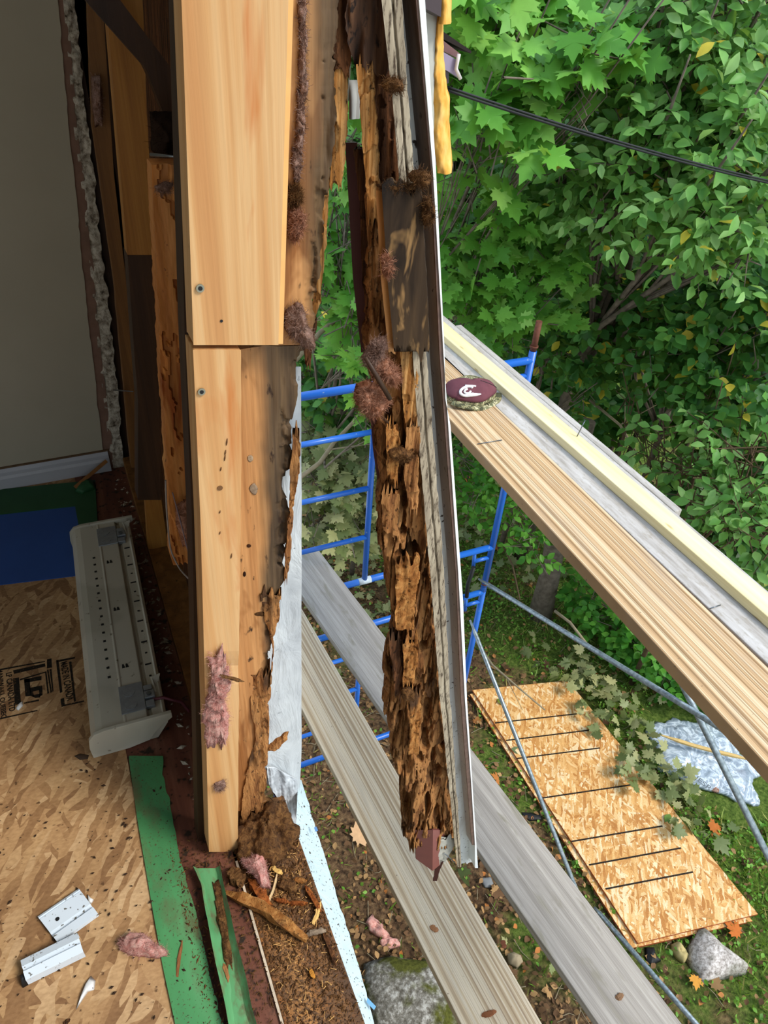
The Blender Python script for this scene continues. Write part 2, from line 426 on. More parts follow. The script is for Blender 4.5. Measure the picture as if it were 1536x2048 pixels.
black = plain('black_rubber', '#17181a', .6, .3)
iron = plain('steel', '#6f757a', .35, .5, metal=.8)
drywall = plain('beige_wall_paint', '#a49c88', .85, .15, var=.08, scale=3)
paper = plain('torn_brown_paper', '#7d6152', .9, .1, var=.25, scale=30)
gypsum = NT('crumbling_gypsum', .95, .1)
_f = gypsum.noise(gypsum.vec(), 55, 6, .65)
gypsum.color(gypsum.ramp(_f, [(.3, '#3c3128'), (.42, '#8c8170'), (.55, '#b9b09e'), (.75, '#cfc7b6')])); gypsum.bump(_f, .8, .01); gypsum = gypsum.m
white_paint = plain('white_trim_paint', '#a9a9ac', .45, .35, var=.1, scale=6)
green = NT('green_membrane', .5, .35)
_c = green.ramp(green.noise(green.vec((6, 2, 6)), 1, 4), [(.3, '#356a40'), (.6, '#4a8a55'), (.8, '#659f6c')])
_c = green.mix(green.ramp(green.noise(green.vec((11, 5, 11), loc=(2, 2, 0)), 1, 5, .65), [(.5, (0, 0, 0)), (.66, (.75, .75, .75))]), _c, '#5c4d36')
green.color(green.mix(green.ramp(green.noise(green.vec(), 190, 4), [(.6, (0, 0, 0)), (.68, (1, 1, 1))]), _c, '#4a3b28')); green.bump(green.noise(green.vec(), 30, 4), .2, .004); green = green.m
green_clean = NT('green_tape', .45, .4)
_c = green_clean.ramp(green_clean.noise(green_clean.vec((20, 3, 20)), 1, 4), [(.3, '#47804f'), (.6, '#5f9a66'), (.8, '#86b78b')])
green_clean.color(green_clean.mix(green_clean.ramp(green_clean.noise(green_clean.vec((40, 20, 40)), 1, 6, .7), [(.48, (0, 0, 0)), (.66, (.9, .9, .9))]), _c, '#64543c')); green_clean = green_clean.m
green_dim = plain('dark_green_tape', '#24502f', .5, .3, var=.2, scale=12)
blue_sheet = plain('blue_membrane', '#2a4f93', .5, .3, var=.18, scale=5)
old_floor = wood('red_brown_old_floor', [(.25, '#4c2a20'), (.5, '#6b3f2f'), (.75, '#7c5340')], axis=1, cross=22, along=3, dirt=('#2c2016', 45, .56, .66)) 
osb_floor = osb('dusty_floor_strand_board', [(.05, '#8d6947'), (.3, '#a07b54'), (.5, '#ae885f'), (.72, '#ba9569'), (.95, '#c8a67c')], .95, dark='#5a3f28')
osb_new = osb('fresh_strand_board', [(.05, '#b97d3f'), (.3, '#d09a58'), (.55, '#dfae6c'), (.8, '#e9c48c'), (.95, '#f0d6aa')], 1.0)
osb_edge = plain('red_sealed_board_edge', '#a5522c', .6, .3, var=.3, scale=40)
ink = NT('black_stencil_ink', .7, .2)
ink.color(ink.ramp(ink.noise(ink.vec(), 140, 4), [(.35, '#15110d'), (.6, '#231b13'), (.7, '#6b4c2c')])); ink = ink.m
enamel = NT('grey_beige_enamel', .42, .4)
_c = enamel.ramp(enamel.noise(enamel.vec((3, 3, 3)), 1, 3), [(.46, '#a8a392'), (.5, '#b6b1a0')])
enamel.color(enamel.spots(_c, '#6d6553', 45, .66, .72, 4)); enamel = enamel.m
zinc = plain('galvanised_plate', '#9aa0a6', .38, .5, metal=.7, var=.2, scale=60)

# ------------------------------------------------------------------ the room
lean = .075
def wallx(z): return .05+lean*z
b = MB(); b.box((-3.3, -3.0, -.20), (-.08, 2.40, 0.0)); struct(b.build('floor', osb_floor))
b = MB(); b.box((-.08, -3.0, -.20), (.098, 2.40, -.002)); struct(b.build('trim_1', old_floor))
b = MB(); b.box((-3.4, -3.2, 2.42), (.34, 2.55, 2.55)); struct(b.build('ceiling', plain('ceiling_paint', '#b8b4a8', .9, .1)))
b = MB(); b.box((-3.4, -3.1, 0), (-3.3, 2.40, .6)); b.box((-3.4, -3.1, 2.1), (-3.3, 2.40, 2.42)); b.box((-3.4, -3.1, .5), (-3.3, -1.6, 2.2)); b.box((-3.4, 1.2, .5), (-3.3, 2.40, 2.2)); struct(b.build('wall_left', drywall))  # unseen window gap added to let sky light into the room
b = MB(); b.box((-3.4, -3.2, -.2), (.24, -3.0, .55)); b.box((-3.4, -3.2, 2.1), (.24, -3.0, 2.42)); b.box((-3.4, -3.2, .5), (-3.0, -3.0, 2.2)); b.box((-.2, -3.2, .5), (.24, -3.0, 2.2)); struct(b.build('wall_front', drywall))  # opening behind the camera, added so daylight brightens the interior
b = MB(); b.box((.10, -3.0, 0), (.24, -1.5, 2.42)); struct(b.build('wall_right', drywall))
b = MB(); b.box((.06, -3.0, GZ-.3), (.21, 2.6, -.215)); struct(b.build('trim_2', plain('foundation_block', '#8a8880', .9, .1)))
b = MB(); b.box((.16, -1.5, 2.14), (.32, .9, 2.42)); struct(b.build('trim_3', stud_dark))
# the end wall, its paint cut back along a ragged line, then paper, then broken gypsum
Y2 = 2.40
pw = lambda x, y: ony(x, y, Y2)
e1 = [(92, -260), (115, 0), (135, 234), (152, 390), (170, 586), (184, 700), (207, 913), (212, 980)]
e2 = [(106, -260), (129, 0), (146, 195), (150, 254), (168, 390), (184, 547), (199, 700), (221, 895), (226, 980)]
e3 = [(128, -260), (150, 0), (158, 117), (172, 234), (191, 371), (203, 508), (224, 664), (234, 760), (242, 856), (250, 954), (252, 985)]
far = [(-1500, -260), (-1500, 985)]
mb = strip(far, e1, -260, 975, pw, .012, 90, 2, jr=3, seed=1, smooth=False); mb.box((-3.4, Y2+.001, -.3), (-.05, Y2+.012, .3)); mb.box((-3.4, Y2+.001, 1.5), (.1, Y2+.012, 2.42)); mb.box((-3.4, Y2+.04, -.3), (-.05, Y2+.12, 2.42)); mq = MB(); mq.box((-.06, Y2+.04, -.3), (.24, Y2+.12, 2.42)); mq.prism([(.20, Y2+.04, -.1), (.26, Y2+.04, -.1), (.46, Y2+.04, 2.42), (.20, Y2+.04, 2.42)], (0, .08, 0)); struct(mq.build('trim_4', stud_dark))
wb = struct(mb.build('wall_back', drywall))
struct(strip([(x-4, y) for x, y in e1], [(x+3, y) for x, y in e2], -260, 975, lambda x, y: ony(x, y, Y2+.003), .012, 90, 2, jr=4, seed=2, smooth=False).build('torn_paper', paper, wb))
struct(strip([(x-3, y) for x, y in e2], e3, -260, 978, lambda x, y: ony(x, y, Y2+.004), .02, 160, 10, jr=7, seed=3,
    disp=lambda u, v, P: .012*fbm(P*55, 4, 3)).build('gypsum_edge', gypsum, wb))
mb = MB()
pa, pb = ony(-900, 1065, Y2), ony(219, 921, Y2)
prof = [(0, 0), (.016, 0), (.016, .045), (.011, .055), (.011, .068), (.006, .083), (0, .083)]
za = pb[2]; A = np.array([[-3.3, Y2-p, q] for p, q in prof]); B = np.array([[pb[0], Y2-p, q] for p, q in prof])
mb.prism(A, (pb[0]+3.3, 0, 0)); bbd = struct(mb.build('baseboard_back', white_paint))
mb = MB(); mb.box((-3.3, Y2-.008, .083), (pb[0]+.005, Y2, .088)); struct(mb.build('caulk_line', plain('rusty_caulk', '#6b5540', .8, .1, var=.4, scale=40), bbd))
# membranes on the floor
def flat(name, px, z, th, mat, label, cat, group=None):
    P = np.array([onz(x, y, z+th) for x, y in px]); mb = MB(); mb.prism(P[::-1] if np.cross(P[1]-P[0], P[2]-P[0])[2] < 0 else P, (0, 0, -th))
    return tag(mb.build(name, mat), label, cat, group)
flat('floor_membrane', [(-300, 1052), (150, 1008), (160, 1062), (160, 1150), (-300, 1205)], 0, .003, blue_sheet, 'dark blue plastic membrane laid flat in front of the white baseboard', 'floor sheet')
flat('tape_strip', [(-300, 1008), (190, 960), (196, 1062), (160, 1066), (150, 1012), (-300, 1062)], .003, .002, green_dim, 'dark green tape along the foot of the white baseboard, edging the blue sheet', 'tape')
gl = [(258, 1520), (275, 1640), (302, 1800), (325, 1930), (353, 2060)]
gr = [(322, 1512), (338, 1600), (352, 1680), (372, 1760), (398, 1840), (420, 1950), (448, 2060)]
mb = strip(gl, gr, 1512, 2060, lambda x, y: onz(x, y, .004), .004, 60, 6, dvec=(0, 0, -1), jr=5, seed=4, disp=lambda u, v, P: .0015*(fbm(P*14, 3, 2)+.4)+.003*np.exp(-((u-.12)/.04)**2))
tag(mb.build('floor_membrane', green), 'green membrane strip lying flat beside the OSB panel, running to the bottom edge', 'floor sheet')

# stencil on the floor panel
GROUP_TXT = 'stencilled'
def text_mesh(s, size, sx=1.0, bold=0.0):
    cu = bpy.data.curves.new('t', 'FONT'); cu.body = s; cu.size = size; cu.extrude = .0003; cu.offset = bold
    o = bpy.data.objects.new('t', cu); COL.objects.link(o)
    bpy.context.view_layer.update()
    me = bpy.data.meshes.new_from_object(o.evaluated_get(bpy.context.evaluated_depsgraph_get()))
    v = np.array([x.co[:] for x in me.vertices]); f = [tuple(p.vertices) for p in me.polygons]
    bpy.data.objects.remove(o); bpy.data.meshes.remove(me); bpy.data.curves.remove(cu)
    v[:, 0] -= v[:, 0].min(); v[:, 0] *= sx
    return v, f
def put_text(mb, s, p0, p1, height, up=None, z=.0006, bold=0.0, nrm=(0, 0, 1)):
    """writes s so that it spans from p0 to p1, letters standing to the left of that line"""
    v, f = text_mesh(s, height*1.4, 1, bold)
    p0 = np.asarray(p0, float); p1 = np.asarray(p1, float); d = p1-p0; L = np.linalg.norm(d); d /= L
    nrm = np.asarray(nrm, float); upv = np.cross(nrm, d)
    w = v[:, 0].max(); h = v[:, 1].max()-min(0, v[:, 1].min())
    q = p0 + np.outer(v[:, 0]*L/w, d) + np.outer(v[:, 1]/h*height, upv) + np.outer(v[:, 2], nrm) + nrm*z
    mb.add(q, f); return mb
floor_o = bpy.data.objects['floor']
mb = MB()
oz = lambda x, y: onz(x, y, 0)
put_text(mb, 'LP CANADA LTD', oz(12, 1347), oz(19, 1424), .015, bold=.0004)
put_text(mb, 'MANIWAKI, QUEBEC', oz(-5, 1340), oz(3, 1438), .015, bold=.0004)
put_text(mb, 'MADE IN CANADA', oz(121, 1326), oz(134, 1403), .018, bold=.0004)
def inkbar(a, b, c, d): 
    P = np.array([oz(*q) for q in (a, b, c, d)]); n = np.cross(P[1]-P[0], P[2]-P[0]); 
    mb.prism(P if n[2] > 0 else P[::-1], (0, 0, .0006))
inkbar((0, 1338), (90, 1322), (90, 1324), (0, 1341)); inkbar((26, 1341), (90, 1327), (91, 1333), (28, 1348))
inkbar((26, 1357), (38, 1355), (42, 1406), (30, 1411)); inkbar((94, 1319), (103, 1317), (104, 1335), (94, 1337))
inkbar((94, 1340), (97, 1339), (104, 1384), (101, 1386)); inkbar((99, 1339), (103, 1338), (107, 1382), (105, 1384))
inkbar((40, 1358), (92, 1343), (92, 1345), (40, 1361)); inkbar((90, 1344), (93, 1343), (98, 1386), (95, 1388))
inkbar((112, 1322), (117, 1321), (125, 1384), (120, 1386)); inkbar((112, 1321), (150, 1314), (150, 1317), (113, 1325))
inkbar((138, 1324), (143, 1323), (152, 1402), (148, 1404)); inkbar((121, 1398), (128, 1396), (130, 1412), (123, 1414)); inkbar((130, 1409), (168, 1401), (168, 1404), (130, 1412))
inkbar((0, 1436), (75, 1420), (75, 1422), (0, 1439)); inkbar((48, 1405), (78, 1399), (78, 1402), (48, 1408))
inkbar((48, 1359), (59, 1357), (62, 1392), (51, 1393)); inkbar((48, 1359), (83, 1352), (83, 1360), (49, 1366))      # L
inkbar((59, 1376), (84, 1371), (85, 1379), (60, 1384)); inkbar((60, 1384), (66, 1383), (69, 1395), (62, 1392)); inkbar((78, 1379), (85, 1378), (85, 1390), (79, 1393)); inkbar((64, 1391), (82, 1387), (80, 1395), (70, 1396))   # P
mb.build('stencil', ink, floor_o)

# ------------------------------------------------------------------ framing of the open wall
def stud(name, L, R, y0, y1, Y, d, mat, label, cat='stud', bevel=.002, **k):
    mb = strip(L, R, y0, y1, lambda x, y: ony(x, y, Y), d, smooth=False, **k)
    return tag(mb.build(name, mat), label, cat)
# sheathing behind the cavities, the bottom plate they stand on
mb = MB()
P = np.array([[.160, .905, -.05], [.19, 2.52, -.05], [.19+lean*2.42, 2.52, 2.42], [.160+lean*2.42, .905, 2.42]]); mb.prism(P, (.015, 0, 0))
struct(mb.build('wall_right', rot_dark))
mb = MB(); mb.box((.098, .87, -.16), (.20, 2.40, .04)); tag(mb.build('bottom_plate', pine_dark, bevel=.003), 'worn bottom plate under the wall studs behind the grey heater', 'plate')
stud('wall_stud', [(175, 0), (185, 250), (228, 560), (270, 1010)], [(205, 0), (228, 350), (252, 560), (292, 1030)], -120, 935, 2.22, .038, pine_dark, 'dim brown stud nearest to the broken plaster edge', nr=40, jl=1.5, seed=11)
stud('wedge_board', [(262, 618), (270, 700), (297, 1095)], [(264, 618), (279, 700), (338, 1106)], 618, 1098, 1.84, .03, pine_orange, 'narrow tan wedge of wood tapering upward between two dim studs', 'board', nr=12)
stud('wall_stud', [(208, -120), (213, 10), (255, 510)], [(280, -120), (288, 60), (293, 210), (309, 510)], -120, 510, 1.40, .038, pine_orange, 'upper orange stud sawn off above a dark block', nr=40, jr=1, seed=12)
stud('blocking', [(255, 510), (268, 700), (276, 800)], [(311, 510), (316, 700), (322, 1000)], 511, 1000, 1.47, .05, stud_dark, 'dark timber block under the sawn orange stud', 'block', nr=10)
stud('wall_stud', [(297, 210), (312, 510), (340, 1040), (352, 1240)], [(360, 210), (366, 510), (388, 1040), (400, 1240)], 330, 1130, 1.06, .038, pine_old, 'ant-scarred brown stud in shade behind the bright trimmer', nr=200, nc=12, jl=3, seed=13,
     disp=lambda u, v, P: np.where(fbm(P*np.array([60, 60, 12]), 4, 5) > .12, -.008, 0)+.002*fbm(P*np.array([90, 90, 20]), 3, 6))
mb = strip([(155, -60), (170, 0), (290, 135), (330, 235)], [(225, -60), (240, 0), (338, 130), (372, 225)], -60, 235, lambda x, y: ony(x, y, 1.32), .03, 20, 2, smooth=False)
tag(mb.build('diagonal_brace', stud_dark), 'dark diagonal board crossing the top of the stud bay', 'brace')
def tuft(name, px, plane, h, nrm, mat, label, seed, parent=None, nf=160, ln=.009, w=.00028, group=None, rough=.5, freq=45, base=0):
    P = np.array([plane(x, y) for x, y in px]); mb = MB(); blob(mb, P, h, nrm, 16, rough*1.3, seed, freq*1.3, base, 9)
    fuzz(mb, P, h, nrm, int(nf*5), ln*1.15, w*.9, seed)
    o = mb.build(name, mat, parent)
    return tag(o, label, 'insulation', group) if parent is None else o
front = (0, -1, 0)
tuft('insulation_tuft', [(182, 150), (200, 150), (206, 200), (204, 250), (190, 252), (183, 200)], lambda x, y: ony(x, y, 2.2), .03, front, pink_brown, 'dull pink insulation scrap between the plaster edge and the first stud', 21)
tuft('insulation_tuft', [(310, 372), (330, 362), (345, 366), (338, 378), (318, 384)], lambda x, y: ony(x, y, 1.05), .015, front, pink_brown, 'small pink insulation shred caught beside the nail in the dark bay', 22, nf=60)
tuft('insulation_tuft', [(350, 1010), (378, 995), (392, 1040), (390, 1085), (366, 1090), (352, 1050)], lambda x, y: ony(x, y, 1.04), .02, front, pink_dirty, 'rusty insulation wad low in the dark bay beside the bright trimmer', 23, nf=120)
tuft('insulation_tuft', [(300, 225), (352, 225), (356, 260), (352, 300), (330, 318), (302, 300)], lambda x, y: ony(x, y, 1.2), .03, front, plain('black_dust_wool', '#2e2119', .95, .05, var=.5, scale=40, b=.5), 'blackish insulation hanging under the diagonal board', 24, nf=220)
mb = MB(); mb.tube([ony(302, 309, 1.02), ony(358, 314, .95)], [.0022, .0012], 8); tag(mb.build('nail', iron), 'bright nail poking across the dark bay beside the tall pine face board', 'nail')
mb = MB(); mb.tube([ony(228, 780, 2.30), ony(266, 783, 2.10)], [.003, .0015], 8); tag(mb.build('nail', iron), 'small nail sticking out of the broken plaster edge', 'nail')
def wire(pts, r, mat, name, label, cat):
    P = np.array(pts); t = np.linspace(0, len(P)-1, len(P)*5); S = np.stack([np.interp(t, range(len(P)), P[:, k]) for k in range(3)], 1)
    for _ in range(3): S[1:-1] = (S[:-2]+2*S[1:-1]+S[2:])/4
    mb = MB(); mb.tube(S, r, 6); return tag(mb.build(name, mat), label, cat)
wire([ony(331, 960, 1.03), ony(333, 1020, 1.02), ony(340, 1100, 1.02), ony(360, 1140, .99), ony(392, 1172, .93)], .0016, plain('pale_string', '#8b8078', .7), 'string', 'thin pale string looping down from the ant-scarred stud', 'string')
wire([ony(345, 985, 1.03), ony(360, 1040, 1.02), ony(378, 1110, 1.0), ony(391, 1168, .95)], .0012, plain('mauve_string', '#7d6a6c', .7), 'string', 'thin mauve string hanging inside the longer pale one', 'string')

# tall face board on top, trimmer under it, the stained stud behind
Y0 = .81
p81 = lambda x, y: ony(x, y, Y0)
st = thing('face_board', 'tall bright pine board facing us above the saw cut', 'board', ony(475, 690, Y0))
mb = strip([(354, -120), (363, 0), (387, 690)], [(581, -120), (577, 0), (557, 689)], -120, 690, p81, .038, 30, 4, smooth=False); mb.build('board', pine_bright, st, bevel=.002)
mb = strip([(570, -120), (567, 0), (553, 688)], [(590, -120), (587, 0), (566, 688)], -120, 688, lambda x, y: ony(x, y, Y0+.006), .03, 20, 1, smooth=False); mb.build('edge_strip', plain('pale_sawn_edge', '#e2ad6c', .6, .2, var=.15, scale=30), st)
def screw(px, py, Y, r, parent):
    c = ony(px, py, Y-.0012); mb = MB(); mb.disc(c, r, (0, -1, 0), 18, .0016); s = mb.build('screw', plain('brass_steel', '#8d8a78', .4, .5, metal=.7), parent)
    mb = MB(); mb.disc(c+np.array([0, -.0017, 0]), r*.55, (0, -1, 0), 12, .0003); mb.build('socket', black, s)
screw(400, 576, Y0, .0048, st)
mb = MB(); mb.disc(ony(443, 642, Y0-.0004), .0018, (0, -1, 0), 10, .0004); mb.build('nail_hole', black, st)
tr = thing('trimmer_stud', 'bright pine trimmer stud with a screw, standing on the sill below the saw cut', 'stud', ony(447, 1705, Y0))
mb = strip([(386, 699), (401, 1040), (408, 1300), (418, 1706)], [(482, 703), (483, 900), (481, 1100), (478, 1300), (476, 1702)], 700, 1704, p81, .045, 60, 6, jr=.8, seed=15, smooth=False,
    disp=lambda u, v, P: -.006*np.exp(-((v-.635)/.02)**2)*(u > .45)); mb.build('stud', pine_bright, tr, bevel=.002)
screw(403, 783, Y0, .0048, tr)
mb = MB(); k_ = ony(440, 976, Y0-.0005); mb.disc(k_, .004, (0, -1, 0), 12, .0006); mb.build('knot', plain('dark_knot', '#6d4a2a', .7), tr)
for k, (x, y, l) in enumerate([(455, 884, 7), (452, 905, 5), (451, 916, 6), (443, 938, 4), (441, 1024, 3), (441, 1066, 3), (464, 1112, 5)]):
    a_, c_ = ony(x, y-l, Y0-.0008), ony(x-2, y+l, Y0-.0008); mb = MB(); mb.tube([a_, (a_+c_)/2, c_], [.0004, .0011, .0004], 6); mb.build('nick', plain('dark_knot', '#6d4a2a', .7), tr)
# flank of the stud on the left, its shade painted as dark timber
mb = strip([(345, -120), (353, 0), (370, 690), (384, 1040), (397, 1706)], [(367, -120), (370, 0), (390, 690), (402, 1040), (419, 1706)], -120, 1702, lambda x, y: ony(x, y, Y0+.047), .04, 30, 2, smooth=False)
tag(mb.build('flank_shade_strip', stud_dark), 'dark-coloured strip for the shaded stud flank left of the bright pine boards', 'stud')
kr = [(712, -120), (682, 0), (678, 60), (672, 125), (668, 300), (655, 400), (646, 500), (635, 600), (622, 690), (602, 705), (598, 740), (594, 800), (581, 860), (585, 900), (592, 945), (569, 958), (569, 990), (581, 1012), (583, 1040), (577, 1080), (565, 1130), (575, 1148), (561, 1180), (555, 1240), (541, 1290), (537, 1345), (545, 1352), (537, 1400), (529, 1440), (532, 1500), (524, 1560), (517, 1620)]
kl = [(560, -120), (552, 0), (540, 690), (470, 700), (470, 1640)]
YK = Y0+.049
def kd(u, v, P):
    e = np.clip((u-.72)/.28, 0, 1)
    r = fbm(P*np.array([70, 70, 9]), 4, 31)
    return e*(-.012*np.abs(r)-.010*(fbm(P*np.array([40, 40, 40]), 4, 8) > .12)) + .0015*r
ks = thing('king_stud', 'stained stud with a rotted ragged outer edge behind the bright pine boards', 'stud', ony(520, 1620, YK))
mb = strip(kl, kr, -120, 690, lambda x, y: ony(x, y, YK), .036, 220, 40, disp=kd, jr=7, seed=31, smooth=True); mb.build('upper_length', king_mat, ks)
mb = strip(kl, kr, 692, 1622, lambda x, y: ony(x, y, YK), .036, 300, 40, disp=kd, jr=5, seed=32, smooth=True); mb.build('lower_length', king_mat, ks)
# the torn fibres along its outer edge
def shard(L, R, y0, y1, Y, d, seed, mat, parent, nr=90, nc=10, amp=.007, j=5, name='splinter', dvec=(.33, .94, 0)):
    mb = strip(L, R, y0, y1, lambda x, y: ony(x, y, Y), d, nr, nc, dvec=dvec, jl=j*.5, jr=j, seed=seed, jt=22,
        disp=lambda u, v, P: amp*fbm(P*np.array([110, 110, 8]), 4, seed)-.004*(fbm(P*np.array([45, 45, 30]), 3, seed+4) > .2)); return mb.build(name, mat, parent)
shard([(668, 130), (664, 300), (658, 370)], [(696, 120), (697, 200), (690, 320), (680, 380)], 128, 365, YK+.012, .02, 41, rot_fibre, ks)
shard([(648, 340), (634, 500), (622, 640)], [(664, 345), (655, 420), (650, 520), (640, 600), (630, 640)], 345, 640, YK+.012, .02, 42, rot_fibre, ks)
shard([(604, 640), (606, 700), (610, 735)], [(634, 640), (628, 690), (618, 738)], 640, 732, YK+.006, .02, 43, rot_dark, ks)
shard([(672, -60), (670, 60), (665, 130)], [(704, -60), (700, 60), (700, 150)], -60, 140, YK+.010, .02, 44, rot_dark, ks)
shard([(584, 900), (578, 950), (580, 1000), (568, 1150)], [(600, 905), (600, 940), (586, 1010), (582, 1100), (574, 1160)], 868, 1160, YK-.004, .022, 45, rot, ks, j=7)
shard([(520, 1190), (530, 1240), (548, 1300), (540, 1360)], [(560, 1188), (556, 1240), (544, 1300), (540, 1370)], 1188, 1360, YK-.005, .02, 46, rot, ks, j=6)
shard([(500, 1360), (510, 1480), (490, 1560), (482, 1625)], [(542, 1345), (536, 1420), (536, 1500), (530, 1560), (526, 1625)], 1350, 1625, YK-.004, .02, 47, rot, ks, j=8)
mb = MB(); chunk(mb, ony(553, 1480, YK+.0), (.8, 0, .75), .055, .014, .012, 5, up=(0, -1, 0)); mb.build('splinter', rot, ks)
for (x, y, rx, ry, hc) in [(507, 978, 9, 11, '#8a7560'), (500, 917, 6, 7, '#a08a70'), (498, 1092, 5, 4, '#3a2010'), (489, 1148, 3, 5, '#2a1810'), (520, 1228, 12, 5, '#4a3018')]:
    P = np.array([ony(x+rx*math.cos(a)*1.0, y+ry*math.sin(a), YK-.0005) for a in np.arange(10)*math.pi/5]); mb = MB(); blob(mb, P, .0012, front, 6, 1.0, int(x), 160); mb.build('knot', plain('knot'+hc[1:], hc, .85, .1, var=.5, scale=160), ks)
# crumbly nests stuck on the stud face
mb = MB()
for k, (x, y) in enumerate([(604, 20), (606, 70), (604, 120), (606, 170), (603, 215), (600, 255), (598, 290), (594, 330)]):
    q = [(x-6-3*math.sin(k*2), y-30), (x+5, y-30), (x+7+3*math.sin(k*3), y), (x+5, y+32), (x-6, y+32), (x-9, y)]
    P = np.array([ony(a, c, YK-.001) for a, c in q]); blob(mb, P, .005, front, 9, 1.8, 60+k, 150, 0, 8)
    fuzz(mb, P, .005, front, 200, .007, .00026, k)
mb.build('debris_seam', pink_brown, ks)
tuft('insulation_tuft', [(575, 425), (592, 412), (606, 428), (600, 460), (586, 482), (574, 466)], lambda x, y: ony(x, y, YK-.002), .018, front, pink_dirty, 'small pink insulation tuft high on the stained stud beside the bright face board', 25, nf=200)
tuft('insulation_tuft', [(570, 618), (590, 604), (604, 612), (600, 636), (622, 660), (626, 690), (610, 694), (580, 672), (568, 650)], lambda x, y: ony(x, y, YK-.002), .022, front, pink_brown, 'dusty mauve insulation wad lodged at the level of the saw cut', 26, nf=260)
tuft('insulation_tuft', [(575, 372), (596, 368), (600, 395), (590, 412), (576, 408)], lambda x, y: ony(x, y, YK-.001), .010, front, frass, 'brown fibrous nest just above the small pink tuft on the stained stud', 27, nf=240, ln=.008)
tuft('insulation_tuft', [(415, 1308), (440, 1296), (452, 1322), (462, 1352), (446, 1392), (458, 1432), (448, 1490), (430, 1478), (410, 1482), (405, 1420), (418, 1370), (424, 1340)], lambda x, y: ony(x, y, Y0-.002), .017, front, pink, 'long bright pink insulation clump clinging low on the bright trimmer stud', 28, nf=420, ln=.010, rough=.9, freq=60)
mb = MB(); chunk(mb, ony(462, 1355, Y0-.016), (.8, -.1, -.75), .045, .005, .004, 8, up=(0, -1, 0)); tag(mb.build('wood_sliver', frass), 'dark sliver stuck across the pink clump on the bright trimmer', 'splinter')
tuft('insulation_tuft', [(428, 1566), (448, 1558), (452, 1572), (440, 1582), (428, 1578)], lambda x, y: ony(x, y, Y0-.001), .005, front, pink_brown, 'faint pink fluff near the foot of the bright trimmer stud', 29, nf=60, ln=.010)

# ------------------------------------------------------------------ house wrap
YW = YK+.042
wl = [(560, 700), (545, 1000), (520, 1400), (528, 1560), (556, 1600), (572, 1650), (583, 1668)]
wr = [(603, 700), (603, 1500), (600, 1570), (596, 1610), (590, 1668)]
mb = strip(wl, wr, 735, 1662, lambda x, y: ony(x, y, YW), .003, 90, 14, disp=lambda u, v, P: .006*fbm(P*np.array([22, 22, 5]), 4, 71)+.012*np.clip((v-.82)/.18, 0, 1)*fbm(P*np.array([60, 60, 9]), 3, 72), jl=3, seed=7)
tag(mb.build('house_wrap', wrap), 'white house wrap sheet hanging behind the rotted stud edge', 'house wrap')
q = [(566, 1500), (600, 1540), (598, 1600), (590, 1655), (580, 1640), (560, 1600), (540, 1560), (548, 1520)]
mb = strip([(534, 1535), (536, 1565), (560, 1605), (572, 1640), (584, 1664)], [(548, 1535), (594, 1560), (597, 1600), (594, 1640), (589, 1664)], 1535, 1662, lambda x, y: ony(x, y, YW-.008), .002, 50, 30, jl=3, jr=2, disp=lambda u, v, P: .007*fbm(P*np.array([150, 150, 14]), 4, 73)+.004*np.abs(fbm(P*60, 3, 5)))
tag(mb.build('house_wrap', plain('smeared_grey_film', '#c3c8cd', .35, .45, var=.45, scale=35, b=.4)), 'crumpled grey film flap at the bottom end of the hanging white wrap', 'house wrap')
il = [(596, 1560), (592, 1660), (640, 1800), (690, 1990), (708, 2070)]; ir = [(601, 1556), (642, 1690), (692, 1850), (741, 2015), (752, 2070)]
def flap(x, y):
    a = interp(il, y); b_ = interp(ir, y); k = (x-a)/(b_-a+1e-6); return onz(x, y, -.012-.05*k)
mb = strip(il, ir, 1560, 2070, flap, .002, 90, 14, dvec=(0, 0, -1), disp=lambda u, v, P: .006*fbm(P*16, 4, 75), jr=2.5, seed=8)
tag(mb.build('house_wrap', wrap_spotted), 'pale speckled house wrap flap along the outer edge of the dirty sill', 'house wrap')
flat('tape_scrap', [(628, 1655), (633, 1653), (636, 1661), (631, 1663)], -.028, .001, plain('blue_print', '#5b84b5', .5), 'tiny blue print patch on the speckled wrap flap', 'tape')
flat('tape_scrap', [(735, 1995), (752, 2013), (748, 2020), (733, 2004)], -.05, .001, plain('blue_print2', '#6fa6cc', .5), 'blue film scrap at the bottom corner of the speckled wrap flap', 'tape')

# ------------------------------------------------------------------ sill and its debris
sill_mat = wood('damp_sill_plank', [(.2, '#7a4a22'), (.45, '#a86d35'), (.65, '#c98e4e'), (.85, '#8a5526')], axis=1, cross=20, along=1.4,
    stain=[((9, 3.2, 9), '#4d3523', .36, .58, (2, 1, 3)), ((170, 170, 170), '#5a4029', .42, .6, (0, 2, 1)), ((260, 260, 260), '#2e1c0f', .56, .64, (0, 2, 1))])
mb = MB(); mb.box((.104, -1.5, -.20), (.246, .90, -.004)); tag(mb.build('sill_plate', sill_mat, bevel=.003), 'dirt-covered wooden sill plate running along the open edge of the floor', 'sill')
mb = MB(); mb.box((.0985, -1.5, -.12), (.1035, .78, .004)); tag(mb.build('paper_edge', plain('white_flaky_strip', '#cbb9a2', .8, .1, var=.4, scale=50)), 'thin pale flaky strip between the curled green tape and the sill', 'strip')
rs = np.random.RandomState(5)
mb = MB(); n_ = 8000
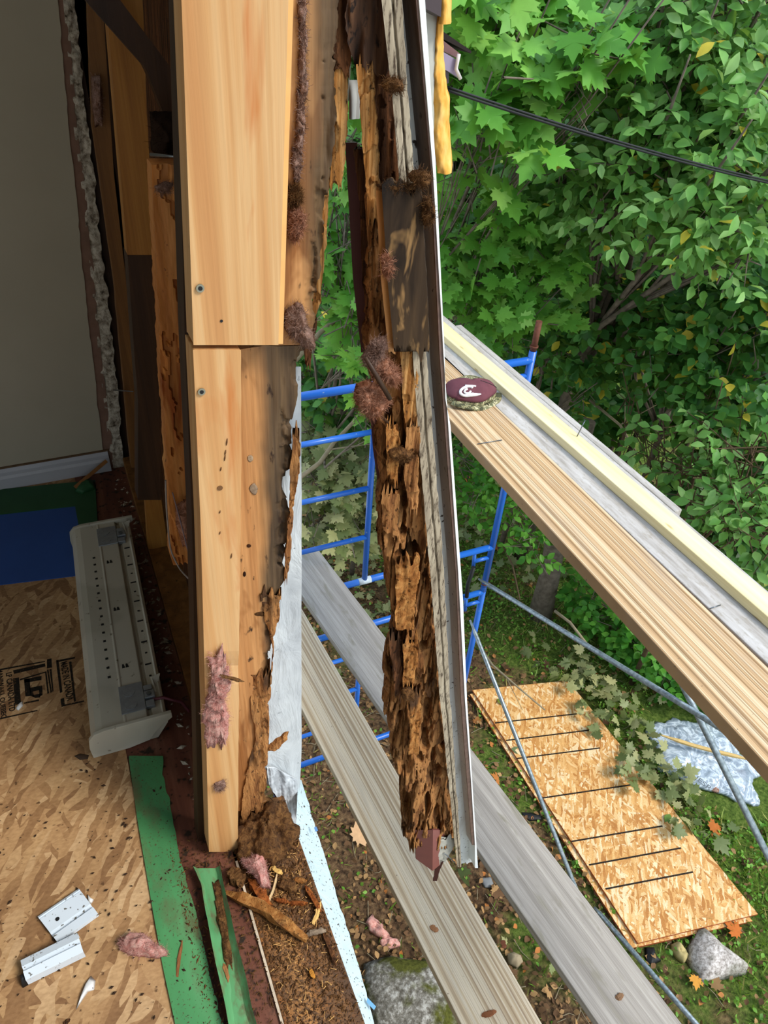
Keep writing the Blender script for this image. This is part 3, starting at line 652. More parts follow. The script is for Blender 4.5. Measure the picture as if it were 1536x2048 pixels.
for i in range(n_):
    y = .36+.52*rs.rand()**.7; x = .105+.139*rs.rand()
    if rs.rand() < .22: x = -.03+.13*rs.rand(); y = .42+.45*rs.rand()
    r = .0005+.0020*rs.rand()**4; a = rs.rand()*7; e = np.array([math.cos(a), math.sin(a), 0]); g_ = np.array([-math.sin(a), math.cos(a), 0]); L_ = r*(1+3*rs.rand())
    c = np.array([x, y, -.003 if x > .104 else .0045])
    mb.add([c-e*L_, c+g_*r, c+e*L_, c-g_*r, c+np.array([0, 0, r*1.3])], [(0, 1, 4), (1, 2, 4), (2, 3, 4), (3, 0, 4)])
tag(mb.build('sawdust', frass), 'brown rot crumbs strewn over the sill and the green membrane', 'crumbs', kind='stuff')
mb = MB()
for i in range(260):
    y = .38+.48*rs.rand()**.6; x = .108+.132*rs.rand(); a = rs.rand()*7; L_ = .002+.005*rs.rand()**2; w_ = .0004+.0006*rs.rand()
    e = np.array([math.cos(a), math.sin(a), rs.randn()*.2]); g_ = np.array([-math.sin(a), math.cos(a), 0]); c = np.array([x, y, .0015+.002*rs.rand()])
    mb.add([c-e*L_-g_*w_, c+e*L_-g_*w_, c+e*L_+g_*w_, c-e*L_+g_*w_, c+np.array([0, 0, w_*1.5])], [(0, 1, 4), (1, 2, 4), (2, 3, 4), (3, 0, 4)])
tag(mb.build('wood_shavings', plain('pale_shavings', '#c99a5e', .8, .1, var=.4, scale=60)), 'pale wood shavings scattered on the dirty sill', 'shavings', kind='stuff')
mb = MB()
for i in range(420):
    x = -.45+.46*rs.rand(); y = .40+.75*rs.rand(); r = .0008+.0025*rs.rand()**3; c = np.array([x, y, .0045])
    a = rs.rand()*7; e = np.array([math.cos(a), math.sin(a), 0]); g_ = np.array([-math.sin(a), math.cos(a), 0])
    mb.add([c-e*r*2, c+g_*r, c+e*r*2, c-g_*r, c+np.array([0, 0, r])], [(0, 1, 4), (1, 2, 4), (2, 3, 4), (3, 0, 4)])
tag(mb.build('floor_crumbs', plain('dark_crumbs', '#33241a', .9, .1)), 'dark crumbs dotted over the OSB floor', 'crumbs', kind='stuff')
P = np.array([onz(x, y, 0) for x, y in [(470, 1640), (500, 1598), (560, 1600), (588, 1650), (596, 1690), (570, 1730), (520, 1740), (478, 1720)]])
mb = MB(); blob(mb, P, .042, (0, 0, 1), 26, 1.1, 81, 34, 0, 14)
tag(mb.build('frass_heap', frass), 'heap of brown rot dust against the foot of the rotted stud', 'debris heap')
def wchunk(px, py, ang, L, w, t, mat, label, seed, z=.0, name='wood_chunk', cat='wood chunk', group=None):
    mb = MB(); c = onz(px, py, z); chunk(mb, c, (math.cos(ang), math.sin(ang), .03), L, w, t, seed)
    return tag(mb.build(name, mat), label, cat, group)
bark = make_rot('brown_bark_piece', [(.25, '#5a3416'), (.45, '#8f5a2a'), (.6, '#b07c44'), (.8, '#c99a63')], (40, 40, 40), '#2e190c', .7)
redwood = make_rot('red_brown_splinter', [(.25, '#4b230d'), (.5, '#8a4a1f'), (.75, '#b06a32')], (80, 80, 80), '#2a140a', .6)
def px_ang(a, b, z=0):
    d = onz(*b, z)-onz(*a, z); return math.atan2(d[1], d[0]), float(np.linalg.norm(d))
def stick(a, b, w, t, mat, label, seed, name='wood_chunk', cat='wood chunk', z=0.0):
    an, L = px_ang(a, b, z); return wchunk((a[0]+b[0])/2, (a[1]+b[1])/2, an, L*1.05, w, t, mat, label, seed, z, name, cat)
stick((465, 1790), (595, 1872), .022, .022, bark, 'largest curved slab of rotted bark-like wood lying diagonally across the sill', 3, z=.004)
stick((500, 1765), (536, 1810), .020, .016, redwood, 'reddish split chunk just below the pink tuft on the sill', 4)
stick((550, 1800), (576, 1804), .008, .008, redwood, 'short reddish splinter, the left of two lying end to end on the sill', 6)
stick((580, 1806), (612, 1808), .008, .008, redwood, 'reddish splinter, the right of two lying end to end on the sill', 7)
stick((612, 1775), (638, 1822), .010, .009, redwood, 'curved brown sliver by the outer edge of the sill', 9)
stick((640, 1806), (628, 1846), .008, .006, plain('pale_fibre', '#d2a864', .8, .1, var=.3, scale=60), 'pale fibrous sliver tip under the curved brown sliver at the outer sill edge', 10)
stick((540, 1800), (552, 1752), .005, .004, plain('pale_splint', '#d8b98a', .8, .1, var=.2, scale=60), 'thin pale splint upright beside the pink tuft on the sill', 12)
stick((462, 1742), (482, 1772), .026, .022, frass, 'lumpy dark brown clod at the top of the curled green tape', 14)
stick((560, 1766), (590, 1780), .022, .012, frass, 'dark brown clod in the middle of the sill debris', 15)
stick((616, 1870), (650, 1862), .010, .006, plain('grey_chip', '#8d7a66', .85, .1, var=.4, scale=70), 'grey weathered chip right of the large bark slab', 16)
stick((648, 1872), (672, 1925), .008, .006, rot_dark, 'dark splinter along the outer sill edge beside the wrap flap', 17)
stick((535, 1670), (592, 1664), .006, .006, plain('ashy_twig', '#6f6455', .9, .1, var=.4, scale=70), 'ashy twig lying across the sill at the bottom of the hanging wrap', 18)
stick((588, 1760), (612, 1762), .010, .007, bark, 'small tan chip near the outer edge of the sill, upper right', 19)
stick((545, 1735), (562, 1748), .010, .006, plain('yellow_chip', '#cfa55f', .85, .1, var=.3, scale=70), 'yellowish chip right of the pink tuft on the sill', 20)
stick((448, 1930), (456, 1962), .007, .004, plain('tan_flake', '#96673f', .85, .1, var=.3, scale=70), 'reddish flake lying inside the curled green tape', 22, z=.02)
stick((357, 1958), (362, 1888), .006, .003, plain('brown_flake', '#8a5a38', .85, .1, var=.3, scale=70), 'narrow brown flake on the flat green membrane', 23, z=.004)
stick((620, 1940), (628, 1955), .008, .006, plain('orange_chip', '#b0762f', .85, .1, var=.3, scale=70), 'small orange chip low on the bare part of the sill', 24)
tuft('insulation_tuft', [(480, 1724), (500, 1722), (516, 1708), (530, 1718), (537, 1750), (540, 1776), (524, 1778), (508, 1752), (494, 1742)], lambda x, y: onz(x, y, .012), .03, (0, 0, 1), pink, 'pink insulation tuft lying on the sill debris', 51, nf=240)
tuft('insulation_tuft', [(236, 1885), (262, 1870), (290, 1874), (312, 1892), (336, 1904), (338, 1912), (312, 1918), (270, 1914), (242, 1902)], lambda x, y: onz(x, y, .0), .032, (0, 0, 1), pink, 'pink insulation tuft on the OSB floor touching the green membrane', 52, nf=300)
# curled green tape
cl = [(386, 1735), (402, 1770), (414, 1830), (432, 1930), (450, 2010), (462, 2075)]; cr = [(440, 1732), (452, 1790), (466, 1860), (486, 1940), (505, 2020), (520, 2075)]
mb = strip(cl, cr, 1735, 2075, lambda x, y: onz(x, y, .022), .003, 70, 16, dvec=(0, 0, -1), jl=3, jr=3, seed=9, jf=.012,
    disp=lambda u, v, P: .020*(2*u-1)**2+.012*fbm(P*np.array([10, 14, 0]), 3, 76)-.010)
ct = tag(mb.build('curled_tape', green_clean), 'curled green tape strip standing up along the inner edge of the sill', 'tape')
P = np.array([onz(x, y, .016) for x, y in [(424, 1760), (440, 1758), (448, 1800), (458, 1860), (466, 1920), (470, 1960), (456, 1962), (444, 1900), (432, 1830)]])
mb = MB(); blob(mb, P, .010, (0, 0, 1), 8, 1.0, 83, 60); tag(mb.build('dirt', frass), 'brown dirt collected in the hollow of the curled green tape', 'dirt')

# ------------------------------------------------------------------ heater lying on the floor
hz = .085
n0 = onz(205, 1462, hz); f0 = onz(160, 1056, hz); d = f0-n0; HL = float(np.linalg.norm(d)); ang = math.atan2(d[1], d[0])-math.pi/2
HW = .150
hx = lambda p: np.array([math.cos(ang)*p[0]-math.sin(ang)*p[1], math.sin(ang)*p[0]+math.cos(ang)*p[1], p[2]])+np.array([n0[0], n0[1], 0])
ht = thing('baseboard_heater', 'grey-beige electric baseboard heater lying back-up on the floor beside the wall', 'heater', hx((HW/2, HL/2, 0)))
prof = [(-.030, .0), (-.034, .03), (-.030, .060), (-.016, .080), (.0, hz), (.050, hz), (.052, hz+.002), (.055, hz+.002), (.057, hz), (.105, hz), (.110, hz-.014), (.114, hz-.014), (.118, hz-.006), (.140, hz-.006), (.143, hz), (HW, hz-.004), (HW, .05), (HW-.03, .0)]
mb = MB(); mb.prism([hx((a, 0, c)) for a, c in prof], hx((0, HL, 0))-hx((0, 0, 0))); mb.build('housing', enamel, ht, bevel=.0015)
for k, y in enumerate((-.008, HL)):
    e = [(-.036, 0), (-.038, .04), (-.034, .07), (-.02, hz+.002), (.005, hz+.008), (HW+.012, hz+.008), (HW+.012, hz-.010), (HW-.03, .04 if k == 0 else .05), (HW-.05, .01), (.05, 0)]
    mb = MB(); mb.prism([hx((a, y, c)) for a, c in e], hx((0, .010, 0))-hx((0, 0, 0))); mb.build('end_cap', enamel, ht, bevel=.0012)
for i in range(16):
    y = HL*(.20+.60*i/15); w_ = .0035; mb = MB()
    mb.box((-w_, -w_, 0), (w_, w_, .0008), (np.eye(3), hx((.030, y, hz+.0001)))); mb.build('vent_slot', black, ht)
for i in range(14):
    y = HL*(.17+.66*i/13); lx = .008 if i % 2 else .003
    A = np.array([[math.cos(ang), -math.sin(ang), 0], [math.sin(ang), math.cos(ang), 0], [0, 0, 1]]); mb = MB()
    mb.box((-lx, -.0025, 0), (lx, .0025, .0008), (A, hx((.129, y, hz-.0058)))); mb.build('vent_slot', black, ht)
for y in (HL*.23, HL*.50, HL*.76):
    for dx in (-.006, .003):
        q = [(.070+dx, y-.006), (.078+dx, y-.006), (.075+dx, y+.007), (.071+dx, y+.007)]
        mb = MB(); mb.prism([hx((a, c, hz+.0001)) for a, c in q], (0, 0, .0007)); mb.build('key_slot', black, ht)
for y0 in (HL-.125, .018):
    jb = MB(); jb.box((0, 0, 0), (.058, .088, .003), (np.array([[math.cos(ang), -math.sin(ang), 0], [math.sin(ang), math.cos(ang), 0], [0, 0, 1]]), hx((.048, y0+.012, hz+.0005)))); jp = jb.build('junction_plate', zinc, ht, bevel=.0008)
    for dy in (.034, .075):
        mb = MB(); mb.disc(hx((.072, y0+dy, hz+.0036)), .0145, (0, 0, 1), 24, .0012); mb.build('knockout', zinc, jp)
    mb = MB()
    A = np.array([[math.cos(ang), -math.sin(ang), 0], [math.sin(ang), math.cos(ang), 0], [0, 0, 1]])
    mb.box((.107, y0+.015, hz-.010), (.128, y0+.035, hz+.004), (A, hx((0, 0, 0)))); mb.box((.107, y0+.040, hz-.006), (.132, y0+.062, hz+.008), (A, hx((0, 0, 0)))); mb.box((.107, y0+.068, hz-.010), (.128, y0+.084, hz+.004), (A, hx((0, 0, 0))))
    mb.build('clamp', zinc, jp, bevel=.001)
    mb = MB(); mb.disc(hx((.118, y0+.051, hz+.0085)), .006, (0, 0, 1), 12, .003); mb.build('screw', iron, jp)
    mb = MB(); mb.prism([hx((.128, y0+.098, hz+.012)), hx((.150, y0+.104, hz+.012)), hx((.136, y0+.078, hz-.012)), hx((.134, y0+.05, hz-.012))], hx((.004, 0, 0))-hx((0, 0, 0))); mb.build('bracket', enamel, jp)
P = [hx((.125, .055, hz-.002)), hx((.150, .050, hz+.002)), hx((.170, .040, hz-.004)), hx((.19, .040, hz-.02)), hx((.205, .03, .03))]
t_ = np.linspace(0, 4, 21); S = np.stack([np.interp(t_, range(5), np.array(P)[:, k]) for k in range(3)], 1)
mb = MB(); mb.tube(S, .004, 8); mb.build('power_lead', plain('maroon_cable', '#5b2b33', .5, .3), ht)

# ------------------------------------------------------------------ loose scraps on the OSB floor
alu = NT('speckled_aluminium', .4, .4); alu.color(alu.spots('#c9d3dc', '#5d5a52', 110, .62, .67, 3)); alu = alu.m
A4 = [onz(*p, 0) for p in [(78, 1838), (160, 1782), (198, 1832), (118, 1890)]]
def plate(corners, prof, name, mat, label, cat, bevel=0):
    """sheet scrap: profile run along the 0-1 side, across towards 3-2"""
    a, b_, c, d_ = [np.array(q) for q in corners]; mb = MB(); P = []
    for t, h in prof:
        P.append([a+(d_-a)*t+np.array([0, 0, h]), b_+(c-b_)*t+np.array([0, 0, h])])
    P = np.array(P); mb.grid(P.transpose(1, 0, 2), False); 
    o = mb.build(name, mat, solid=.0016); return tag(o, label, cat)
sc_ = plate(A4, [(0, .001), (0, .010), (.05, .012), (.08, .006), (.10, .010), (.60, .010), (.64, .004), (.72, .004), (.76, .012), (1.0, .012), (1.0, .002)], 'metal_scrap', alu, 'square white speckled metal scrap with a screw hole on the OSB floor', 'metal scrap')
mb = MB(); mb.disc(onz(115, 1838, .011), .004, (0, 0, 1), 12, .0008); mb.build('screw_hole', black, sc_)
B4 = [onz(*p, 0) for p in [(48, 1932), (160, 1876), (172, 1914), (58, 1970)]]
sl = plate(B4, [(0, .004), (.0, .026), (.35, .030), (.42, .024), (.55, .024), (.62, .030), (1.0, .026), (1.0, .004)], 'metal_scrap', alu, 'long white grooved metal strip below the square scrap on the OSB floor', 'metal scrap')
mb = MB(); blob(mb, [onz(x, y, 0) for x, y in [(40, 1955), (54, 1948), (60, 1968), (46, 1976)]], .022, (0, 0, 1), 5, .1, 3); mb.build('black_plug', black, sl)
shardw = plain('white_shard', '#dcdcda', .5, .3, var=.25, scale=60)
def sliver(px, h, label, seed):
    P = np.array([onz(x, y, 0) for x, y in px]); mb = MB(); blob(mb, P, h, (0, 0, 1), 3, .2, seed, 60, sub=1); return tag(mb.build('plastic_shard', shardw), label, 'shard')
sliver([(175, 1788), (182, 1796), (188, 1800), (183, 1808), (176, 1806)], .008, 'tiny white shard at the upper right corner of the square scrap', 1)
sliver([(152, 2020), (160, 1996), (172, 1966), (182, 1952), (191, 1962), (188, 1980), (176, 1984), (164, 2002)], .010, 'white pointed shard with a long thin tail at lower left of the floor', 2)
sliver([(31, 1418), (38, 1408), (46, 1402), (46, 1412), (37, 1421)], .006, 'small white chip lying on the black stencil', 3)
stick((128, 2050), (140, 2040), .008, .004, rot_dark, 'dark wood crumb at the bottom edge of the OSB floor', 33)
mb = MB(); blob(mb, [onz(x, y, 0) for x, y in [(148, 1512), (160, 1507), (178, 1510), (176, 1518), (160, 1520)]], .003, (0, 0, 1), 3, .1, 4); tag(mb.build('floor_knot', plain('dark_knot2', '#3a2a1c', .8)), 'dark oval knot in the OSB just below the heater', 'knot')
mb = MB(); A = onz(150, 975, 0.01); B = ony(213, 922, Y2-.03); mb.tube([A, B], .009, 4, smooth=False); tag(mb.build('wood_stick', plain('orange_stick', '#8a5a2c', .6, .3, var=.3, scale=40)), 'orange-brown stick leaning against the end of the white baseboard', 'stick')
mb = MB(); blob(mb, [onz(x, y, .004) for x, y in [(148, 985), (175, 955), (190, 965), (192, 978), (165, 988)]], .02, (0, 0, 1), 5, .6, 9, 30); tag(mb.build('tape_fold', green_dim), 'crumpled fold of dark green tape at the foot of the leaning stick', 'tape')
mb = MB()
rs = np.random.RandomState(8)
for i in range(140):
    y = .95+1.4*rs.rand(); x = .045+.045*rs.rand(); r = .0015+.005*rs.rand()**2
    c = np.array([x, y, -.002]); a = rs.rand()*7; e = np.array([math.cos(a), math.sin(a), 0]); g_ = np.array([-math.sin(a), math.cos(a), 0])
    mb.add([c-e*r*2, c+g_*r, c+e*r*2, c-g_*r, c+np.array([0, 0, r])], [(0, 1, 4), (1, 2, 4), (2, 3, 4), (3, 0, 4)])
tag(mb.build('floor_rubble', gypsum), 'plaster crumbs along the gap between the heater and the bottom plate', 'crumbs', kind='stuff')

# ------------------------------------------------------------------ rotted wall remnant hanging outside, one layer beside the other
YH = .86
DV = (.46, .88, -.10)
ph = lambda x, y: ony(x, y, YH)
HG = 'layers of the hanging wall remnant'
pits = [(855, 1425, 9, 26), (850, 1468, 7, 20), (848, 1490, 10, 12), (812, 1520, 14, 26), (868, 1540, 14, 12), (830, 1395, 12, 8), (800, 1385, 9, 9), (898, 1600, 8, 26), (800, 1440, 6, 8),
        (800, 1110, 12, 14), (825, 1105, 14, 16), (806, 1005, 9, 16), (806, 1065, 8, 10), (830, 1300, 8, 6), (845, 1295, 10, 7), (790, 905, 16, 14), (792, 960, 10, 9), (775, 830, 8, 26), (788, 1340, 14, 22), (838, 1510, 8, 9), (882, 1500, 9, 12), (874, 1640, 7, 22), (856, 1600, 6, 18), (815, 1620, 10, 34), (795, 1210, 8, 14), (870, 1255, 7, 14), (848, 1160, 7, 12), (884, 1410, 8, 14)]
rl = [(686, -120), (692, 0), (690, 60), (700, 130), (716, 180), (722, 260), (716, 290), (724, 360), (736, 440), (728, 540), (724, 640), (722, 690), (733, 760), (747, 830), (751, 900), (753, 960), (749, 1040), (753, 1080), (763, 1120), (767, 1200), (781, 1220), (781, 1260), (779, 1290), (767, 1330), (764, 1375), (764, 1420), (776, 1470), (779, 1520), (796, 1560), (802, 1600), (800, 1650), (808, 1702)]
rr = [(760, -120), (776, 0), (790, 130), (806, 360), (835, 700), (845, 900), (868, 1200), (884, 1400), (898, 1560), (906, 1690)]
def rd(u, v, P):
    px = rd.X; py = rd.Y
    f = fbm(P*np.array([75, 75, 12]), 5, 91); g = fbm(P*np.array([28, 28, 7]), 3, 92)
    ridge = np.abs(fbm(P*np.array([55, 55, 6]), 3, 93))
    d = .008*f+.016*g-.022*np.clip(.10-ridge, 0, .1)/.1
    step = fbm(P*np.array([38, 38, 10]), 3, 96); d += .008*np.round(step*3)
    for (cx, cy, rx, ry) in pits:
        q = ((px-cx)/rx)**2+((py-cy)/ry)**2; d -= .032*np.clip(1.35-q, 0, 1)
    d -= .03*np.clip((.16-u)/.16, 0, 1)**1.5+.015*np.clip((u-.92)/.08, 0, 1)
    return d
NR, NC = 620, 64
ys = np.linspace(420, 1695, NR+1); uu = np.linspace(0, 1, NC+1)
rd.Y = np.repeat(ys[:, None], NC+1, 1); rd.X = interp(rl, ys)[:, None]+(interp(rr, ys)-interp(rl, ys))[:, None]*uu
cap_mat = wood('paint_flecked_rot', [(.25, '#2a1a11'), (.5, '#4a301e'), (.75, '#6e4b30')], cross=60, along=6, fine=.4, b=.6, rough=.8, stain=[((34, 34, 7), '#a4938c', .62, .66, (3, 2, 1)), ((80, 80, 40), '#1d110a', .58, .64, (1, 1, 1))])
hr = thing('rotten_post', 'rotted, ant-eaten post hanging over the scaffold right of the opening', 'rotten post', ony(850, 1700, YH))
mb = strip(rl, rr, 420, 1695, ph, .06, NR, NC, dvec=DV, disp=rd, jl=9, jr=3, seed=90, jt=30); mb.build('post_core', rot, hr)
mb = strip([(690, -120), (694, 0), (692, 60), (702, 110), (712, 140)], [(758, -120), (772, 0), (786, 100), (778, 140)], -120, 138, ph, .05, 90, 24, dvec=DV, jl=4, jr=4, jt=26, seed=94,
    disp=lambda u, v, P: .014*fbm(P*np.array([70, 70, 14]), 4, 95)); mb.build('upper_cap', cap_mat, hr)
def hshard(L, R, y0, y1, dy, seed, mat, d=.02, j=5, amp=.008, nc=14):
    return shard(L, R, y0, y1, YH+dy, d, seed, mat, hr, nr=int((y1-y0)/2.2)+20, nc=nc, amp=amp, j=j, dvec=DV)
hshard([(712, 130), (722, 250), (735, 420)], [(745, 128), (752, 250), (762, 420)], 126, 440, -.004, 101, rot_fibre, .03, 4)
hshard([(748, 150), (752, 260), (760, 420)], [(782, 150), (792, 300), (802, 420)], 140, 430, .012, 102, rot_dark, .03, 4)
hshard([(708, 300), (718, 400), (724, 560), (740, 700)], [(732, 300), (738, 420), (742, 560), (756, 700)], 296, 720, .02, 103, rot_dark, .03, 4)
hshard([(728, 390), (742, 560), (756, 700), (768, 780)], [(760, 390), (778, 560), (790, 700), (812, 780)], 385, 790, .006, 104, rot, .03, 4)
hshard([(800, 705), (806, 800), (812, 870)], [(832, 700), (840, 800), (842, 880)], 700, 900, -.020, 105, rot_fibre, .02, 4)
hshard([(770, 850), (775, 950)], [(800, 860), (798, 945)], 850, 960, -.024, 106, bark, .015, 6)
hshard([(812, 880), (808, 960), (818, 1010)], [(838, 850), (836, 960), (834, 1010)], 852, 1020, -.026, 107, rot, .015, 6)
hshard([(762, 990), (766, 1060), (790, 1080)], [(796, 985), (794, 1050), (800, 1080)], 985, 1082, -.028, 108, rot, .015, 7)
hshard([(790, 1160), (792, 1250)], [(838, 1140), (826, 1250)], 1130, 1262, -.028, 109, bark, .015, 8)
hshard([(806, 1290), (806, 1360)], [(836, 1285), (828, 1365)], 1286, 1372, -.030, 110, bark, .012, 6)
hshard([(778, 1290), (790, 1380)], [(800, 1280), (806, 1380)], 1280, 1392, -.02, 111, rot_dark, .02, 7)
hshard([(820, 1400), (818, 1500)], [(842, 1400), (838, 1500)], 1390, 1510, -.024, 112, bark, .012, 5)
# nests of fibres
def nest(px, py, rx, ry, dy, seed, n, mat=frass, h=.018):
    q = [(px+rx*math.cos(a), py+ry*math.sin(a)) for a in np.arange(9)*2*math.pi/9]
    P = np.array([ony(x, y, YH+dy) for x, y in q]); mb = MB(); blob(mb, P, h, front, 7, 1.1, seed, 70); fuzz(mb, P, h, front, n*2, .010, .00026, seed); mb.build('fibre_nest', mat, hr)
nest(834, 352, 18, 14, -.05, 121, 320); nest(800, 905, 26, 14, -.02, 122, 260); nest(850, 420, 10, 30, -.052, 123, 260); nest(800, 372, 44, 8, -.045, 124, 420, h=.010); nest(815, 1385, 14, 12, -.03, 125, 120); nest(782, 168, 20, 16, -.02, 126, 160)
def lay(name, L, R, y0, y1, dy, d, mat, label, cat='board', parent=None, **k):
    k.setdefault('dvec', DV); mb = strip(L, R, y0, y1, lambda x, y: ony(x, y, YH+dy), d, **k); o = mb.build(name, mat, parent, bevel=.0012 if not k.get('disp') else 0)
    return tag(o, label, cat) if parent is None else o
bl_mat = wood('mould_blackened_board', [(.25, '#221a15'), (.5, '#3a2d21'), (.7, '#55422d'), (.9, '#7a5e3c')], cross=30, fine=.3,
    stain=[((18, 18, 5), '#1f1915', .5, .62, (1, 1, 8)), ((26, 26, 8), '#8a6a44', .63, .70, (4, 1, 2)), ((30, 30, 7), '#8d7f7d', .66, .69, (7, 5, 2))], rough=.85, spec=.1)
bd = thing('mouldy_board', 'mould-blackened short board fixed across the middle of the hanging rotten post', 'board', ony(815, 715, YH-.055))
lay('face', [(764, 385), (775, 560), (790, 722)], [(842, 378), (852, 540), (859, 690)], 384, 706, -.055, .03, bl_mat, '', parent=bd, nr=120, nc=20, jt=26, jr=2, seed=131, disp=lambda u, v, P: .0018*fbm(P*np.array([90, 90, 12]), 4, 7))
lay('side_strip', [(752, 388), (762, 560), (778, 712)], [(765, 386), (776, 560), (791, 712)], 388, 712, -.046, .03, pine_old, '', parent=bd, nr=40, nc=3, jt=10, seed=132, smooth=False)
lath_mat = NT('grey_flaking_lath', .8, .2)
_f = lath_mat.noise(lath_mat.vec((60, 60, 6)), 1, 4)
_c = lath_mat.ramp(_f, [(.3, '#766a58'), (.5, '#9a8d78'), (.75, '#b5a992')])
_c = lath_mat.mix(lath_mat.ramp(lath_mat.noise(lath_mat.vec((170, 170, 30)), 1, 6, .75), [(.49, (0, 0, 0)), (.62, (1, 1, 1))]), _c, '#43362a')
lath_mat.color(_c); lath_mat.bump(_f, .4, .004); lath_mat = lath_mat.m
def ld(u, v, P): return np.where(np.abs(u-.52) < .05, -.004, 0)+.0012*fbm(P*np.array([120, 120, 20]), 3, 12)
lay('lath', [(755, -120), (763, 0), (785, 200), (800, 372)], [(796, -120), (803, 0), (816, 200), (828, 345)], -120, 368, -.022, .016, lath_mat, 'pale weathered lath above the mouldy board', 'lath', nr=120, nc=16, jr=1.5, seed=133, disp=ld)
lay('lath', [(826, 705), (838, 900), (861, 1150), (880, 1400), (903, 1620), (914, 1736)], [(852, 705), (868, 900), (888, 1150), (900, 1400), (914, 1600), (923, 1732)], 690, 1734, -.022, .016, lath_mat, 'long pale weathered lath below the mouldy board, beside the rotten post', 'lath', nr=300, nc=16, jr=2, jl=1.5, seed=134, disp=ld)
# siding corner channel: web, flange and a bright outer edge
ch = thing('siding_channel', 'tall vinyl siding channel hanging at the right of the rotten post', 'siding', ony(940, 1730, YH))
wl_ = [(796, -120), (803, 0), (826, 340), (852, 705), (868, 900), (888, 1150), (900, 1400), (914, 1600), (925, 1728)]
fl_ = [(826, -120), (832, 0), (862, 340), (879, 705), (893, 900), (912, 1150), (922, 1400), (934, 1560), (944, 1690)]
fr_ = [(832, -120), (838, 0), (866, 340), (887, 705), (900, 900), (917, 1150), (930, 1400), (942, 1560), (950, 1690)]
wr_ = [(842, -120), (850, 0), (872, 340), (889, 700), (891, 800), (901, 850), (908, 950), (926, 1200), (934, 1400), (947, 1600), (956, 1736)]
lay('web', [(x-3, y) for x, y in wl_], [(x+2, y) for x, y in fl_], -120, 1726, .034, .003, vinyl, '', parent=ch, nr=120, nc=4, seed=135, jt=10, smooth=False)
def chan(L, R, y0, y1, dy, d, name, mat, jr=0):
    return lay(name, L, R, y0, y1, dy, d, mat, '', parent=ch, nr=160, nc=2, jr=jr, seed=136, smooth=False, dvec=(0, 1, 0))
shade_vinyl = NT('specked_vinyl_painted_shade', .55, .3)
_s = shade_vinyl.sep(shade_vinyl.vec()); _n = shade_vinyl.noise(shade_vinyl.vec((30, 30, 3)), 1, 5, .65)
_k = shade_vinyl.n('ShaderNodeMapRange'); _k.inputs[1].default_value = .85; _k.inputs[2].default_value = 2.2; shade_vinyl.l(shade_vinyl.math('ADD', _s[2], shade_vinyl.math('MULTIPLY', shade_vinyl.math('SUBTRACT', _n, .5), 1.0)), _k.inputs[0])  # darker upward: shade painted into the vinyl colour, dirt specks over it
shade_vinyl.color(shade_vinyl.spots(shade_vinyl.mix(_k.outputs[0], '#b5b2ac', '#46392f'), '#2b2018', 80, .64, .69, 4)); shade_vinyl = shade_vinyl.m
chan(fl_, fr_, -120, 1690, -.002, .040, 'flange', shade_vinyl); chan(fl_, fr_, -120, 1690, -.005, .003, 'flange_lip', vinyl_brown)
chan(fr_, wr_, -120, 1736, -.007, .044, 'outer_edge', vinyl_white)
# brown corner flashing behind the post, showing at its left side and below
cf = thing('corner_flashing', 'purple-brown metal corner flashing showing beside and below the rotten post', 'flashing', ony(860, 1735, YH+.05))
lay('flashing_upper', [(690, 285), (697, 400), (706, 560), (722, 700)], [(714, 285), (722, 400), (736, 560), (750, 700)], 285, 705, .06, .003, brown_metal, '', parent=cf, nr=40, nc=2, smooth=False)
lay('flashing_middle', [(738, 800), (746, 900), (756, 968)], [(778, 800), (782, 900), (775, 968)], 800, 968, .03, .003, brown_metal, '', parent=cf, nr=20, nc=2, smooth=False)
a, b_, c_, d_ = ony(830, 1660, YH+.01), ony(866, 1660, YH-.018), ony(898, 1660, YH+.012), None
lo = [ony(832, 1718, YH+.01), ony(865, 1742, YH-.018), ony(897, 1716, YH+.012)]
mb = MB(); mb.add([a, b_, lo[1], lo[0], a+[0, .004, 0], b_+[0, .004, 0], lo[1]+[0, .004, 0], lo[0]+[0, .004, 0]], [(0, 1, 2, 3), (7, 6, 5, 4), (3, 2, 6, 7), (0, 3, 7, 4)])
mb.add([b_, c_, lo[2], lo[1], b_+[0, .004, 0], c_+[0, .004, 0], lo[2]+[0, .004, 0], lo[1]+[0, .004, 0]], [(0, 1, 2, 3), (7, 6, 5, 4), (3, 2, 6, 7), (1, 2, 6, 5)])
mb.build('flashing_end', plain('red_brown_metal', '#7c4640', .35, .5, var=.15, scale=20), cf)
lay('torn_film', [(874, 1678), (876, 1725)], [(908, 1675), (906, 1700), (892, 1722)], 1676, 1722, -.006, .002, plain('grey_film', '#a9a79c', .6, .3, var=.25, scale=40), 'torn grey film tag at the foot of the rotten post', 'film', nr=20, nc=8, jl=3, jr=4, jt=12, seed=138, disp=lambda u, v, P: .006*fbm(P*40, 3, 3))
lay('bark_shred', [(874, 1715), (868, 1738), (866, 1760)], [(890, 1715), (880, 1740), (874, 1762)], 1716, 1762, -.004, .004, plain('dark_shred', '#3c211b', .8, .1, var=.3, scale=60), 'dark ragged shred dangling lowest below the rotten post', 'splinter', nr=24, nc=4, jl=3, jr=3, seed=139)
mb = MB(); mb.tube([ony(888, 1706, YH-.01), ony(900, 1716, YH-.015), ony(910, 1726, YH-.01)], .0018, 6); tag(mb.build('nail', iron), 'bent dark nail at the foot of the rotten post', 'nail')
